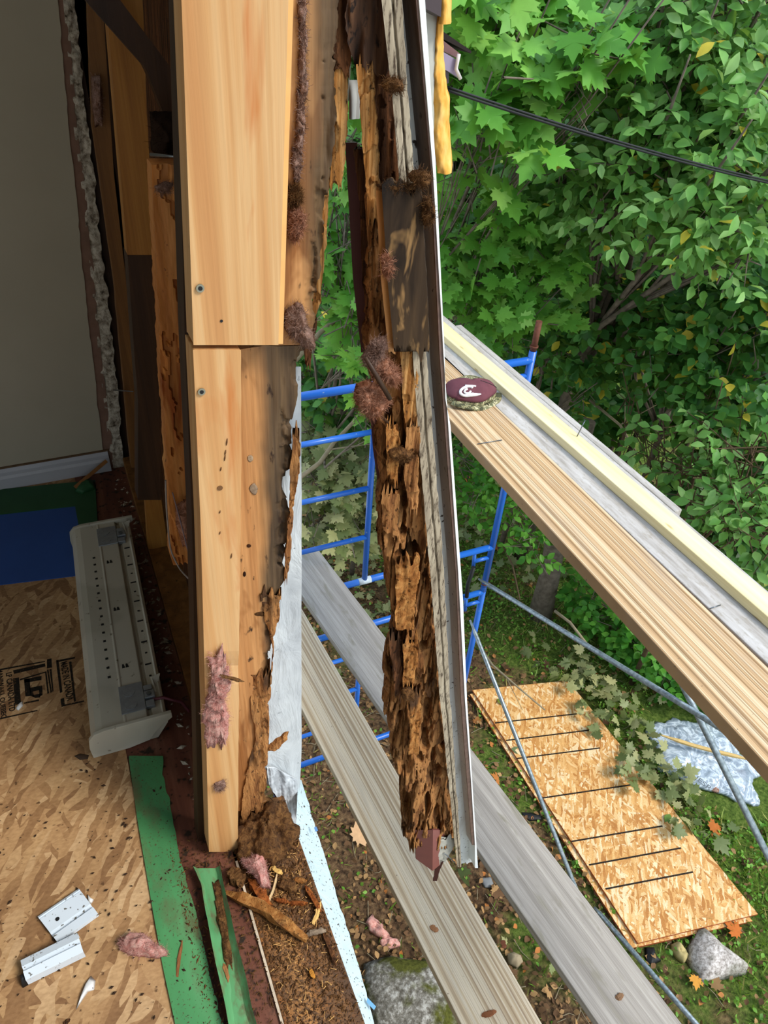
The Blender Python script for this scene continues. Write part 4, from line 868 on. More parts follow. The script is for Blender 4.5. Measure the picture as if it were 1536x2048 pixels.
tuft('insulation_tuft', [(712, 768), (738, 756), (756, 770), (770, 790), (765, 800), (745, 822), (732, 828), (716, 815), (706, 795)], lambda x, y: ony(x, y, YH-.045), .03, front, pink_dirty, 'rusty pink insulation pad stuck low on the left edge of the rotten post', 141, nf=420, ln=.010)
tuft('insulation_tuft', [(722, 712), (744, 680), (764, 672), (760, 694), (742, 716), (728, 728)], lambda x, y: ony(x, y, YH-.045), .02, front, pink_brown, 'brown shaggy insulation strand above the rusty pad on the rotten post', 142, nf=380, ln=.010)
tuft('insulation_tuft', [(740, 720), (764, 706), (782, 728), (798, 748), (786, 762), (764, 756), (746, 748)], lambda x, y: ony(x, y, YH-.04), .02, front, pink_dirty, 'mauve insulation tangle under the lower end of the mouldy board', 143, nf=380, ln=.011)
tuft('insulation_tuft', [(762, 510), (774, 506), (778, 530), (774, 550), (764, 548)], lambda x, y: ony(x, y, YH-.06), .012, front, pink_dirty, 'tiny pink tuft on the left edge of the mouldy board', 144, nf=120)
mb = MB(); mb.tube([ony(730, 714, YH-.07), ony(755, 755, YH-.075), ony(780, 798, YH-.075)], [.003, .004, .0035], 6); tag(mb.build('twig', stud_dark), 'dark twig crossing the insulation pads on the rotten post', 'twig')
mb = MB(); mb.tube([ony(745, 818, YH-.06), ony(765, 835, YH-.055), ony(776, 845, YH-.05)], [.002, .003, .002], 6); tag(mb.build('twig', rot_dark), 'short dark twig poking out below the rusty insulation pad', 'twig')

# ------------------------------------------------------------------ end of the neighbouring wall: foam edge, gutter stub, cable
YF = 2.2
foam_mat = NT('yellow_foam_edge', .85, .15)
_f = foam_mat.noise(foam_mat.vec((30, 30, 12)), 1, 4)
foam_mat.color(foam_mat.ramp(_f, [(.3, '#b87f2e'), (.5, '#d6a04c'), (.75, '#e6be74')])); foam_mat.bump(_f, .4, .01); foam_mat = foam_mat.m
fm = thing('foam_block', 'yellow foam-edged wall end hanging at the top, right of the white siding edge', 'foam panel', ony(890, 345, YF))
mb = strip([(874, -420), (876, 0), (871, 60), (866, 130), (866, 200), (868, 280), (874, 345)], [(884, -420), (884, 40), (884, 90), (888, 160), (897, 205), (898, 270), (903, 344)], -420, 344, lambda x, y: ony(x, y, YF), .10, 160, 10, dvec=(.5, .86, 0), jl=3, jr=1.5, seed=151, disp=lambda u, v, P: .02*(1-(2*u-1)**2)+.03*fbm(P*np.array([24, 24, 9]), 4, 152)); mb.build('foam', foam_mat, fm)
mb = strip([(878, -420), (878, 0)], [(902, -420), (902, 0), (901, 40)], -420, 48, lambda x, y: ony(x, y, YF-.05), .08, 60, 8, dvec=(.5, .86, 0), jl=3, jr=1, seed=153, disp=lambda u, v, P: .02*(1-(2*u-1)**2)+.010*fbm(P*30, 4, 154)); mb.build('foam_overlap', foam_mat, fm)
mb = strip([(800, -420), (820, 0), (840, 345)], [(876, -420), (876, 0), (870, 120), (866, 220), (872, 330)], -420, 330, lambda x, y: ony(x, y, YF-.01), .06, 80, 4, dvec=(.5, .86, 0), jr=3, seed=155, smooth=False); mb.build('grey_facing', plain('grey_panel_facing', '#b9b8ae', .8, .1, var=.2, scale=10), fm)
mb = MB(); q = [ony(842, -30, YF-.07), ony(885, -30, YF-.07), ony(882, 34, YF-.07), ony(846, 14, YF-.07)]; mb.prism(q, (0, .1, 0)); mb.build('dark_flashing', dark_metal, fm)
gt = thing('gutter_stub', 'dark brown eave gutter end sticking out behind the yellow foam panel', 'gutter', ony(905, 120, YF+.12))
def quad3(pts, Y, d, mat, name, par):
    mb = MB(); mb.prism([ony(x, y, Y) for x, y in pts], (0, d, 0)); return mb.build(name, mat, par)
quad3([(882, 60), (943, 102), (942, 107), (880, 75)], YF+.14, .5, plain('shingle_edge', '#2c2624', .9, .1), 'roof_edge', gt)
quad3([(880, 76), (921, 108), (919, 118), (882, 100)], YF+.14, .4, brown_metal, 'gutter_back', gt)
quad3([(880, 100), (914, 120), (910, 140), (921, 158), (882, 134)], YF+.12, .02, plain('mauve_metal', '#8d8199', .35, .5, var=.15, scale=10), 'gutter_cap', gt)
mb = MB(); mb.tube([ony(918, 108, YF+.11), ony(915, 122, YF+.11), ony(912, 138, YF+.11), ony(921, 158, YF+.11)], .006, 6); mb.build('rim', plain('pale_rim', '#c9c3c0', .4, .4), gt)
quad3([(886, 134), (898, 142), (898, 166), (888, 170)], YF+.13, .05, dark_metal, 'bracket', gt)
ca = thing('power_cable', 'black twin power cable sagging across the trees to the right edge', 'cable', ony(895, 175, YF+.15))
for dz, r in ((0, .0038), (-.009, .0045)):
    A = ony(889, 172, YF+.15)+np.array([0, 0, dz]); Bq = ond(1536, 361, 3.9)+np.array([0, 0, dz]); dv = Bq-A
    P = [A+dv*t+np.array([0, 0, -.06*(t*(1-t))]) for t in np.linspace(0, 1.9, 40)]
    mb = MB(); mb.tube(P, r, 8); mb.build('strand', black, ca)

# ------------------------------------------------------------------ scaffold
blue = NT('blue_scaffold_paint', .35, .5)
blue.color(blue.spots('#1f5fb8', '#7d94b0', 40, .68, .73, 4)); blue = blue.m
weld = plain('whitish_weld', '#b9c6d0', .5, .4, var=.3, scale=60)
rust = plain('rusty_pin', '#6d4232', .7, .3, metal=.3, var=.4, scale=50)
galv = NT('galvanised_tube', .4, .5); galv.b.inputs['Metallic'].default_value = .55
galv.color(galv.ramp(galv.noise(galv.vec((60, 60, 60)), 1, 4), [(.3, '#6d787e'), (.6, '#98a4a9'), (.8, '#b5bfc2')])); galv = galv.m
XR, XL = 2.245, .72
def frame(Y, z1, z0, label, seen=True):
    fr = thing('scaffold_frame', label, 'scaffold frame', ((XR+XL)/2, Y, z0), 'blue scaffold frames')
    R = .021; hb = MB
    def t(name, p, q, r, mat=blue): b = MB(); b.tube([p, q], r, 12); return b.build(name, mat, fr)
    for X in (XR, XL): t('post', (X, Y, z0), (X, Y, z1+.055), R)
    for X in (XR, XL):
        t('coupling_pin', (X, Y, z1+.05), (X, Y, z1+.22), .017, rust); b = MB(); b.tube([(X, Y, z1+.075), (X, Y, z1+.085)], .023, 12); b.build('pin_collar', rust, fr)
    t('top_bar', (XL, Y, z1), (XR, Y, z1), R); t('bottom_bar', (XL, Y, z1-1.40+.07), (XR, Y, z1-1.40+.07), R)
    for X, s in ((XL+.62, -1), (XR-.06, 1)):
        t('ladder_upright', (X if s < 0 else XR-.10, Y, z1-.27), (X if s < 0 else XR-.10, Y, z1-1.33), .017 if s < 0 else .012) if s < 0 else None
    for k, dz in enumerate((.27, .63, .98)):
        t('rung', (XL, Y, z1-dz), (XL+.62, Y, z1-dz), .015)
    for dz in (.0, 1.33): 
        b = MB(); b.tube([(XL+.58, Y, z1-dz), (XL+.66, Y, z1-dz)], .0225, 12); b.build('weld_collar', weld, fr) if dz else None
    for dz in (.09, 1.42):
        t('gusset_bar', (XR-.13, Y, z1-dz+.0), (XR, Y, z1-dz), .014); t('gusset_leg', (XR-.13, Y, z1-dz+.08), (XR-.12, Y, z1-dz-.05), .012)
    return fr
frame(2.82, -.07, -1.80, 'blue scaffold frame lift directly under the top planks')
frame(2.82, -1.81, -3.55, 'lower blue scaffold frame lift standing on the ground beneath the first')
def brace(p, q, r, label):
    p = np.array(p); q = np.array(q); b = MB(); b.tube([p, p+(q-p)*.03, p+(q-p)*.04, q], [.008, .010, .0145, .0145], 10)
    o = b.build('cross_brace', galv); return tag(o, label, 'brace', 'galvanised cross braces')
def onx_(px, py, X=XR-.06): return onx(px, py, X)
p1, q1 = onx_(958, 1158), onx_(1480, 1480); brace(p1, q1+(q1-p1)*.5, 1, 'grey tube brace rising from the blue frame to under the top planks')
p1, q1 = onx_(1350, 1340, XR-.03), onx_(1530, 1700, XR-.03); brace(p1-(q1-p1)*.8, q1+(q1-p1)*.3, 1, 'grey tube brace crossing in front of the plastic bag')
p1, q1 = onx_(940, 1240), onx_(1145, 1760); brace(p1, q1+(q1-p1)*.45, 1, 'grey tube brace slanting down across the OSB panels on the ground')
p1, q1 = onx_(1230, 1862, XR-.03), onx_(1392, 2048, XR-.03); brace(p1-(q1-p1)*.3, q1+(q1-p1)*.5, 1, 'grey tube brace along the right edge of the lower grey plank')
b = MB(); b.tube([(XR-.13, 2.80, -1.52), (XR-.16, 2.79, -1.66), (XR-.15, 2.79, -1.78)], .014, 8); tag(b.build('lock_hook', black), 'black hook latch on the blue post at the joint of the two frames', 'hook')

# ------------------------------------------------------------------ planks
def plank_mat(name, stops, cross, fine, stain=None, b=.25, dirt=None): return wood(name, stops, axis=1, cross=cross, along=.45, fine=fine, stain=stain, b=b, dirt=dirt, rough=.75, spec=.2)
def make_lvl(name, a, bcol, c, off):
    t = NT(name, .75, .2)
    s = t.sep(t.vec())
    x = t.n('ShaderNodeCombineXYZ'); t.l(t.math('ADD', s[0], t.math('MULTIPLY', t.math('SUBTRACT', t.noise(t.vec((6, 1.1, 1)), 1, 2), .5), .012)), x.inputs[0]); x.inputs[1].default_value = off
    n1 = t.n('ShaderNodeTexNoise'); n1.noise_dimensions = '2D'; n1.inputs['Scale'].default_value = 24; n1.inputs['Detail'].default_value = 3; n1.inputs['Roughness'].default_value = .7; t.l(x.outputs[0], n1.inputs['Vector'])
    col = t.ramp(n1.outputs['Fac'], [(.32, a), (.43, bcol), (.5, c), (.56, a), (.63, bcol), (.75, c)])
    g = t.noise(t.vec((300, 6, 4)), 1, 3)
    col = t.mix(.4, col, t.ramp(g, [(.3, (.5, .46, .42)), (.6, (1, 1, 1))]), 'MULTIPLY')
    col = t.mix(t.ramp(t.noise(t.vec((14, 2.4, 4)), 1, 5, .65), [(.5, (0, 0, 0)), (.75, (.45, .45, .45))]), col, '#9a9084')
    col = t.spots(col, '#6b5a48', 60, .70, .74, 3)
    t.color(col); t.bump(t.math('ADD', n1.outputs['Fac'], t.math('MULTIPLY', g, .5)), .35, .004); MATS[name] = t.m; return t.m
lvl_new = make_lvl('tan_laminated_plank', '#8d6e4b', '#c2a077', '#d9c3a0', 3.0)
lvl_old = make_lvl('weathered_laminated_plank', '#a48a6c', '#c8b292', '#dccbb0', 8.0)
grey_plank = plank_mat('weathered_grey_plank', [(.25, '#87817a'), (.5, '#a49e97'), (.75, '#b8b2aa')], 30, .45, stain=[((20, 5, 20), '#8b8578', .55, .7, (1, 1, 1))])
tan_plank = plank_mat('weathered_tan_plank', [(.25, '#7f7968'), (.5, '#9b9582'), (.75, '#aca693')], 34, .5)
grey_soft = NT('greyed_plank_with_spatter', .8, .2)
_c = grey_soft.ramp(grey_soft.noise(grey_soft.vec((30, 3, 30)), 1, 5, .6), [(.3, '#8d867e'), (.5, '#b0aaa4'), (.7, '#c2beba')])
grey_soft.color(grey_soft.mix(grey_soft.ramp(grey_soft.noise(grey_soft.vec((70, 22, 70)), 1, 5, .7), [(.5, (0, 0, 0)), (.7, (.7, .7, .7))]), _c, '#8f8676')); grey_soft = grey_soft.m
yellow_pine = wood('yellow_treated_pine', [(.25, '#d3c08a'), (.5, '#e6d8a6'), (.75, '#efe3b8')], axis=1, cross=24, along=.8, fine=.12, knots=(6, (3, .9, 3), '#a68a52'))
def plank(name, x0, x1, y0, y1, zt, th, ang, mat, label, bevel=.004, cat='plank', pivot=None, group=None):
    """straight plank: x across, y along, top face at zt, turned by ang about its middle"""
    cx, cy = (x0+x1)/2, (y0+y1)/2
    mb = MB(); w, l = (x1-x0)/2, (y1-y0)/2
    n = 14
    P = []
    for i in range(n+1):
        y = -l+2*l*i/n; P.append([(-w, y, -th), (-w, y, 0), (w, y, 0), (w, y, -th)])
    P = np.array(P).reshape(-1, 3); f = [(i*4+j, i*4+(j+1) % 4, (i+1)*4+(j+1) % 4, (i+1)*4+j) for i in range(n) for j in range(4)]
    f += [(3, 2, 1, 0), tuple(n*4+j for j in range(4))]
    mb.add(P, f)
    M_ = Matrix.Translation((cx, cy, zt)) @ Matrix.Rotation(ang, 4, 'Z')
    o = mb.build(name, mat, bevel=bevel, mw=M_); return tag(o, label, cat, group)
def fit_plank(L, R, z):
    A = [onz(*p, z) for p in L]; B = [onz(*p, z) for p in R]
    d = (A[0]-A[1])/np.linalg.norm(A[0]-A[1])+(B[0]-B[1])/np.linalg.norm(B[0]-B[1]); d /= np.linalg.norm(d)
    ang = math.atan2(-d[0], d[1]); nx = np.array([math.cos(ang), math.sin(ang), 0]); dy = np.array([-math.sin(ang), math.cos(ang), 0])
    l = np.mean([p@nx for p in A]); r = np.mean([p@nx for p in B]); ym = max([p@dy for p in A+B]); y0 = min([p@dy for p in A+B])
    return ang, nx, dy, l, r, y0, ym
def plank_px(name, L, R, z, th, far, near, mat, label, **k):
    ang, nx, dy, l, r, y0, y1 = fit_plank(L, R, z)
    y0 -= near; y1 += far; c = nx*(l+r)/2+dy*(y0+y1)/2
    return plank(name, c[0]-(r-l)/2, c[0]+(r-l)/2, c[1]-(y1-y0)/2, c[1]+(y1-y0)/2, z, th, ang, mat, label, **k), ang
ZP = -1.334
o1, _ = plank_px('plank', [(604.6, 1419.5), (920.5, 2044.5)], [(605.4, 1220.6), (1084.5, 2047)], ZP, .045, .55, .9, lvl_old, 'weathered laminated plank lying lower left, nearest the white wrap', group='scaffold planks')
o2, _ = plank_px('plank', [(605, 1193), (1197, 2048)], [(640, 1103), (1364, 2048)], ZP, .045, .06, .9, grey_plank, 'grey weathered plank of the lower pair, with its end on the blue ladder rung', group='scaffold planks')
o3, a3 = plank_px('plank', [(902, 840), (1536, 1536)], [(1000, 819), (1502, 1300)], 0, .048, 1.0, 1.2, lvl_new, 'striped tan laminated plank at floor level with the cap lying on it', group='scaffold planks')
o4, _ = plank_px('plank', [(1000, 819), (1502, 1300)], [(1043, 766), (1536, 1178)], 0, .046, 1.2, 1.2, grey_soft, 'grey plank under the yellow timber beside the striped tan plank', group='scaffold planks')
o5, a5 = plank_px('timber', [(893, 677), (1536, 1232)], [(893, 646), (1536, 1187)], .038, .038, .6, 1.2, yellow_pine, 'long pale yellow timber lying along the outer grey plank', cat='timber')
o6 = plank('plank', 1.975, 2.012, 1.44, 3.2, -.0015, .044, -0.004, grey_soft, 'grey plank end peeping out behind the yellow timber at the blue post', group='scaffold planks')
def nail(px, py, z, tip, r, label):
    a_ = onz(px, py, z); b = MB(); b.tube([a_, a_+np.array(tip)], r, 8); b.disc(a_+np.array(tip), r*2.4, tip, 10, .001); tag(b.build('nail', iron), label, 'nail')
nail(1154, 873, .038, (.02, 0, .075), .0022, 'steel nail standing up in the yellow timber')
def laid_nail(p, q, label):
    b = MB(); b.tube([onz(*p, .003), onz(*q, .003)], .002, 6); tag(b.build('nail', iron), label, 'nail')
laid_nail((1420, 1217), (1441, 1210), 'thin nail lying on the grey plank beside the yellow timber')
laid_nail((955, 888), (1004, 880), 'thin wire lying across the striped plank below the cap')
for k, (p, q, mat_, lab) in enumerate([((1004, 1882), (1010, 1896), '#7b4a35', 'brown chip on the weathered laminated plank, upper one'), ((862, 1852), (875, 1862), '#a4714c', 'slim brown sliver on the weathered laminated plank'), ((965, 2030), (990, 2024), '#8a5638', 'flat brown bark flake at the bottom of the weathered laminated plank'), ((1232, 1996), (1246, 1990), '#8a6a50', 'pale brown flake near the bottom of the lower grey plank')]):
    d_ = onz(*q, ZP)-onz(*p, ZP); mb = MB(); c = (onz(*q, ZP)+onz(*p, ZP))/2; chunk(mb, c, d_, float(np.linalg.norm(d_)), .018, .006, k+200); tag(mb.build('wood_chip', plain('chip%d' % k, mat_, .85, .1, var=.3, scale=60)), lab, 'wood chip')
# cap
cc = onz(938, 792, 0); cam_ = NT('camouflage_cloth', .9, .1)
cam_.color(cam_.ramp(cam_.noise(cam_.vec(), 38, 3), [(.38, '#4a4a38'), (.45, '#8c8562'), (.52, '#5d6148'), (.58, '#b8b08c'), (.66, '#3c3a2c')], True)); cam_ = cam_.m
maroon = plain('maroon_cloth', '#6b4148', .9, .1, var=.2, scale=25)
cp = thing('baseball_cap', 'maroon and camouflage cap with a white emblem lying on the striped plank', 'cap', cc)
ex = np.array([1, .12, 0.])/np.linalg.norm([1, .12, 0]); ey = np.array([-.12, 1, 0.])/np.linalg.norm([.12, 1, 0])
def dome(a0, a1, r0, r1, hh, n=18, mm=10, sc=1.0):
    P = []
    for i in range(n+1):
        th = a0+(a1-a0)*i/n; row = []
        for j in range(mm+1):
            ph_ = r0+(r1-r0)*j/mm; rr_ = math.sin(ph_)
            wob = 1+.05*math.sin(th*5+ph_*3)
            row.append(cc+ex*(.125*sc*rr_*math.cos(th)*wob)+ey*(.105*sc*rr_*math.sin(th)*wob)+np.array([0, 0, hh*sc*math.cos(ph_)**.8 if math.cos(ph_) > 0 else 0]))
        P.append(row)
    return np.array(P)
mb = MB(); mb.grid(dome(0, 2*math.pi, .02, math.pi/2, .085, 40, 12), True, False); mb.build('crown', cam_, cp, solid=.004)
mb = MB(); mb.grid(dome(-2.7, -.15, .05, 1.32, .085, 24, 10, 1.035), True); mb.build('front_panel', maroon, cp, solid=.003)
mb = MB(); mb.grid(dome(2.2, 3.9, .05, 1.25, .085, 14, 10, 1.035), True); mb.build('side_panel', maroon, cp, solid=.003)
P = []
for i in range(17):
    th = -2.75+2.3*i/16; P.append([cc+ex*(.122*k2*math.cos(th))+ey*(.105*k2*math.sin(th))+np.array([0, 0, .012+.012*math.sin(th*2+1)-(.006 if k2 > 1.2 else 0)]) for k2 in (.95, 1.08, 1.2, 1.30)])
mb = MB(); mb.grid(np.array(P)); mb.build('brim', cam_, cp, solid=.006)
def domept(th, ph_, sc=1.075): return dome(th, th+.001, ph_, ph_+.001, .085, 1, 1, sc)[0, 0]
white_ink = plain('white_emblem', '#e6e4e4', .7, .2)
mb = MB()
tc, pc = -2.3, .78
mb.tube([domept(tc+.34*math.cos(a), pc+.26*math.sin(a)) for a in np.linspace(.5, 5.6, 22)], .0065, 6)
mb.tube([domept(tc+.15*math.cos(a), pc+.12*math.sin(a)) for a in np.linspace(0, 4.4, 14)], .005, 6)
mb.tube([domept(tc+x, pc+.22-.1*x) for x in np.linspace(-.1, .62, 8)], [.004, .007, .009, .009, .008, .007, .005, .003], 6)
mb.tube([domept(tc+x, pc-.30+.25*x*x) for x in np.linspace(-.3, .5, 8)], .004, 6); mb.build('emblem', white_ink, cp)
mb = MB(); mb.tube([domept(-.75+.35*t, .35+.9*t, 1.06) for t in np.linspace(0, 1, 12)], .0015, 5); mb.build('seam', black, cp)

mb = strip([(698, 160), (698, 238)], [(714, 160), (720, 200), (718, 238)], 160, 238, lambda x, y: ony(x, y, YH+.10), .002, 20, 6, dvec=DV, disp=lambda u, v, P: .01*np.sin(u*5)*v); tag(mb.build('house_wrap', plain('grey_wrap_scrap', '#b9b7b2', .5, .3, var=.15, scale=20)), 'small grey wrap scrap glimpsed through the split at the top of the gap', 'house wrap')

# ------------------------------------------------------------------ the yard
def gz(x, y):
    r = np.hypot(np.asarray(x)*.95, np.asarray(y)*1.0)
    h = np.clip(r-6.0, 0, None)
    return GZ + .09*h + .055*np.clip(r-7.5, 0, None)**1.7
xs = np.concatenate([np.linspace(.2, 6, 60), np.linspace(6.2, 26, 50)]); ysg = np.concatenate([np.linspace(-2, 7, 80), np.linspace(7.2, 26, 50)])
GX, GY = np.meshgrid(xs, ysg, indexing='ij')
G3 = np.stack([GX, GY, gz(GX, GY)+.03*fbm(np.stack([GX*1.3, GY*1.3, GX*0], -1), 4, 201)], -1)
gm = NT('leaf_littered_soil', .95, .1)
_gx = gm.sep(gm.vec())[0]; _mr = gm.n('ShaderNodeMapRange'); _mr.inputs[1].default_value = 1.2; _mr.inputs[2].default_value = 4.2; _mr.inputs[3].default_value = -.17; _mr.inputs[4].default_value = .14; gm.l(_gx, _mr.inputs[0])
_n = gm.math('ADD', gm.noise(gm.vec(), 1.1, 5, .65), _mr.outputs[0])
_l = gm.ramp(gm.noise(gm.vec(), 26, 6, .7), [(.3, '#2b2018'), (.45, '#594432'), (.6, '#7d6347'), (.75, '#a08a66')])
_g = gm.ramp(gm.noise(gm.vec(), 30, 6, .7), [(.3, '#2c3a18'), (.5, '#566b2b'), (.7, '#7d8a44')])
gm.color(gm.mix(gm.ramp(_n, [(.42, (0, 0, 0)), (.58, (1, 1, 1))]), _l, _g)); gm.bump(gm.noise(gm.vec(), 40, 6, .7), .9, .03); gm = gm.m
mb = MB(); mb.grid(G3, True); struct(mb.build('ground', gm, loc=(0, 0, 0)))

# strand board panels
def panel(px, z, th, label, lines):
    P = np.array([onz(x, y, z) for x, y in px])
    c = P.mean(0); d = (P[0]-P[3])+(P[1]-P[2]); d /= np.linalg.norm(d); ang = math.atan2(-d[0], d[1])
    nx = np.array([math.cos(ang), math.sin(ang), 0]); dy = np.array([-math.sin(ang), math.cos(ang), 0])
    M_ = Matrix.Translation(c) @ Matrix.Rotation(ang, 4, 'Z')
    q = [((p-c)@nx, (p-c)@dy) for p in P]
    mb = MB(); A = np.array([[a, b, 0] for a, b in q])
    top = A if np.cross(A[1]-A[0], A[2]-A[0])[2] > 0 else A[::-1]
    mb.prism(top, (0, 0, -th)); o = mb.build('strand_board_panel', osb_new, mw=M_); tag(o, label, 'board', 'strand board panels')
    mb = MB()
    for i in range(4):
        a, b = top[i], top[(i+1) % 4]; n = np.cross(b-a, [0, 0, 1]); n /= np.linalg.norm(n); mb.prism([a+n*.001, b+n*.001, b+n*.001-[0, 0, th-.001], a+n*.001-[0, 0, th-.001]], -n*.0005)
    mb.build('sealed_edge', osb_edge, o)
    for (a, b) in lines:
        A_, B_ = onz(*a, z), onz(*b, z)
        A_ = np.array([(A_-c)@nx, (A_-c)@dy, 0]); B_ = np.array([(B_-c)@nx, (B_-c)@dy, 0]); t = (B_-A_)/np.linalg.norm(B_-A_); n = np.cross([0, 0, 1], t)
        mb = MB(); mb.prism([A_-n*.006, B_-n*.006, B_+n*.006, A_+n*.006], (0, 0, .001)); mb.build('nailing_line', ink, o)
    return o
panel([(940, 1388), (1128, 1366), (1505, 1842), (1264, 1896)], GZ+.045, .022, 'lower strand board panel, mostly covered, on the grass', [])
L_ = [((990, 1446), (1160, 1427)), ((1012, 1481), (1181, 1460)), ((1034, 1517), (1200, 1496)), ((1085, 1596), (1267, 1569)), ((1143, 1683), (1325, 1652)), ((1178, 1730), (1362, 1696)), ((1211, 1778), (1386, 1744))]
panel([(945, 1380), (1136, 1361), (1516, 1828), (1276, 1886)], GZ+.068, .018, 'upper strand board panel with black nailing lines on the grass', L_)

# plastic bag
bag = NT('clear_blue_white_plastic', .16, .6)
_tr = bag.n('ShaderNodeBsdfTransparent'); _tr.inputs[0].default_value = (.9, .94, .98, 1)
_v = bag.vec((6, 6, 6)); _cr = bag.math('ABSOLUTE', bag.math('SUBTRACT', bag.noise(_v, 1, 5, .55, 2.2), .5))
_mx = bag.n('ShaderNodeMixShader'); bag.color(bag.ramp(_cr, [(.0, '#d5dee6'), (.05, '#aebbc7'), (.2, '#8f9eac')]))
_f = bag.ramp(_cr, [(.0, (.9, .9, .9)), (.08, (.68, .68, .68)), (.25, (.55, .55, .55))])
bag.l(_f, _mx.inputs[0]); bag.l(_tr.outputs[0], _mx.inputs[1]); bag.l(bag.b.outputs[0], _mx.inputs[2]); bag.l(_mx.outputs[0], bag.out.inputs['Surface'])
bag.bump(_cr, -1.0, .06); bag = bag.m
P = np.array([onz(x, y, GZ+.02) for x, y in [(1297, 1468), (1318, 1443), (1338, 1438), (1400, 1446), (1450, 1466), (1482, 1490), (1516, 1530), (1518, 1572), (1524, 1604), (1508, 1614), (1478, 1608), (1440, 1588), (1390, 1572), (1344, 1556), (1324, 1546), (1318, 1512), (1302, 1490)]])
mb = MB(); blob(mb, P, .085, (0, 0, 1), 34, .7, 211, 6, sub=12); pb_ = tag(mb.build('plastic_bag', bag), 'clear bluish plastic bag lying on the grass right of the OSB panels', 'bag')
mb = MB(); c0 = onz(1388, 1556, GZ+.13); c1 = onz(1420, 1582, GZ+.13); put_text(mb, 'JESR', c0, c1, .06, bold=.001, z=.0); mb.build('print', plain('faded_print', '#5d6469', .6), pb_)
for k, (x, y) in enumerate([(1432, 1572), (1475, 1548), (1380, 1470)]):
    c = onz(x, y, GZ+.03); mb = MB(); blob(mb, [c+np.array([.09*math.cos(a), .06*math.sin(a), 0]) for a in np.arange(8)*math.pi/4], .02, (0, 0, 1), 5, .7, 220+k, 14)
    mb.build('pink_filling', pink_brown, pb_)
mb = MB(); chunk(mb, (onz(1330, 1470, GZ+.165)+onz(1498, 1522, GZ+.165))/2, onz(1498, 1522, GZ)-onz(1330, 1470, GZ), .66, .035, .018, 7, rough=.1); tag(mb.build('wood_lath', plain('yellow_lath', '#c9a96c', .7, .2, var=.2, scale=30)), 'yellow wooden lath lying across the plastic bag', 'lath')

# stones, scraps
stone = NT('speckled_granite', .9, .15)
_f = stone.noise(stone.vec(), 42, 6, .75)
stone.color(stone.mix(stone.ramp(stone.noise(stone.vec(), 5, 4), [(.5, (0, 0, 0)), (.7, (.7, .7, .7))]), stone.ramp(_f, [(.35, '#6b645c'), (.48, '#a89f98'), (.6, '#cfc8c3')]), '#5f6148')); stone.bump(_f, .5, .01); stone = stone.m
mossy = NT('mossy_stone', .95, .1)
_f = mossy.noise(mossy.vec(), 30, 6, .7)
mossy.color(mossy.mix(mossy.ramp(mossy.noise(mossy.vec(), 4.5, 5), [(.48, (0, 0, 0)), (.58, (1, 1, 1))]), mossy.ramp(_f, [(.35, '#524d44'), (.5, '#7d7970'), (.65, '#b7b5ae')]), mossy.ramp(_f, [(.3, '#37381a'), (.6, '#5d5f2a')]))); mossy.bump(_f, .8, .02); mossy = mossy.m
def gblob(px, h, mat, name, label, cat, seed, rough=.25, freq=9, rings=8, base=0, parent=None, sub=4):
    P = np.array([onz(x, y, GZ+.005) for x, y in px]); mb = MB(); blob(mb, P, h, (0, 0, 1), rings, rough, seed, freq, base, sub); return tag(mb.build(name, mat), label, cat)
gblob([(1390, 1862), (1402, 1858), (1440, 1895), (1498, 1938), (1490, 1950), (1440, 1962), (1400, 1972), (1372, 1920), (1374, 1895)], .13, stone, 'rock', 'large speckled grey rock at the near edge of the OSB panels', 'rock', 231, .3, 5)
gblob([(1340, 1890), (1352, 1886), (1372, 1902), (1380, 1916), (1366, 1928), (1352, 1918), (1342, 1902)], .07, plain('yellow_grey_foam', '#b9a873', .9, .1, var=.35, scale=20), 'foam_chunk', 'yellowish lump of foam beside the large speckled rock', 'foam', 232, .6, 14)
gblob([(1290, 1896), (1308, 1894), (1312, 1912), (1322, 1922), (1300, 1936), (1290, 1922)], .03, black, 'rubber_scrap', 'black rubber scrap just below the near corner of the OSB panels', 'scrap', 233, .6, 14)
gblob([(1042, 1625), (1060, 1626), (1082, 1630), (1084, 1640), (1060, 1642), (1048, 1638)], .02, black, 'rubber_scrap', 'black scrap between the grey plank and the OSB panels', 'scrap', 234, .4, 14)
gblob([(1012, 1910), (1024, 1906), (1042, 1914), (1046, 1926), (1034, 1938), (1016, 1930)], .07, plain('tan_stone', '#a39377', .9, .1, var=.25, scale=14), 'rock', 'small tan stone between the two lower planks', 'rock', 235, .15, 8)
gblob([(730, 1930), (780, 1912), (860, 1920), (925, 1975), (965, 2040), (930, 2080), (820, 2090), (745, 2060), (720, 1980)], .14, mossy, 'rock', 'mossy flat boulder at the bottom between the wrap flap and the first plank', 'rock', 236, .3, 3)
gblob([(728, 1845), (745, 1828), (765, 1850), (778, 1868), (772, 1880), (752, 1876), (738, 1862)], .05, pink, 'insulation_tuft', 'pink insulation clump on the ground below the wrap flap, left one', 'insulation', 237, 1.0, 26)
gblob([(758, 1882), (775, 1872), (796, 1880), (800, 1892), (782, 1900), (762, 1896)], .045, pink, 'insulation_tuft', 'smaller pink insulation clump on the ground, right of its larger neighbour', 'insulation', 238, 1.0, 28)
gblob([(958, 1756), (982, 1754), (988, 1770), (985, 1776), (970, 1776)], .02, plain('grey_plastic', '#77797a', .6, .3), 'plastic_comb', 'grey ribbed plastic piece beside the edge of the grey plank', 'scrap', 239, .1, 8)

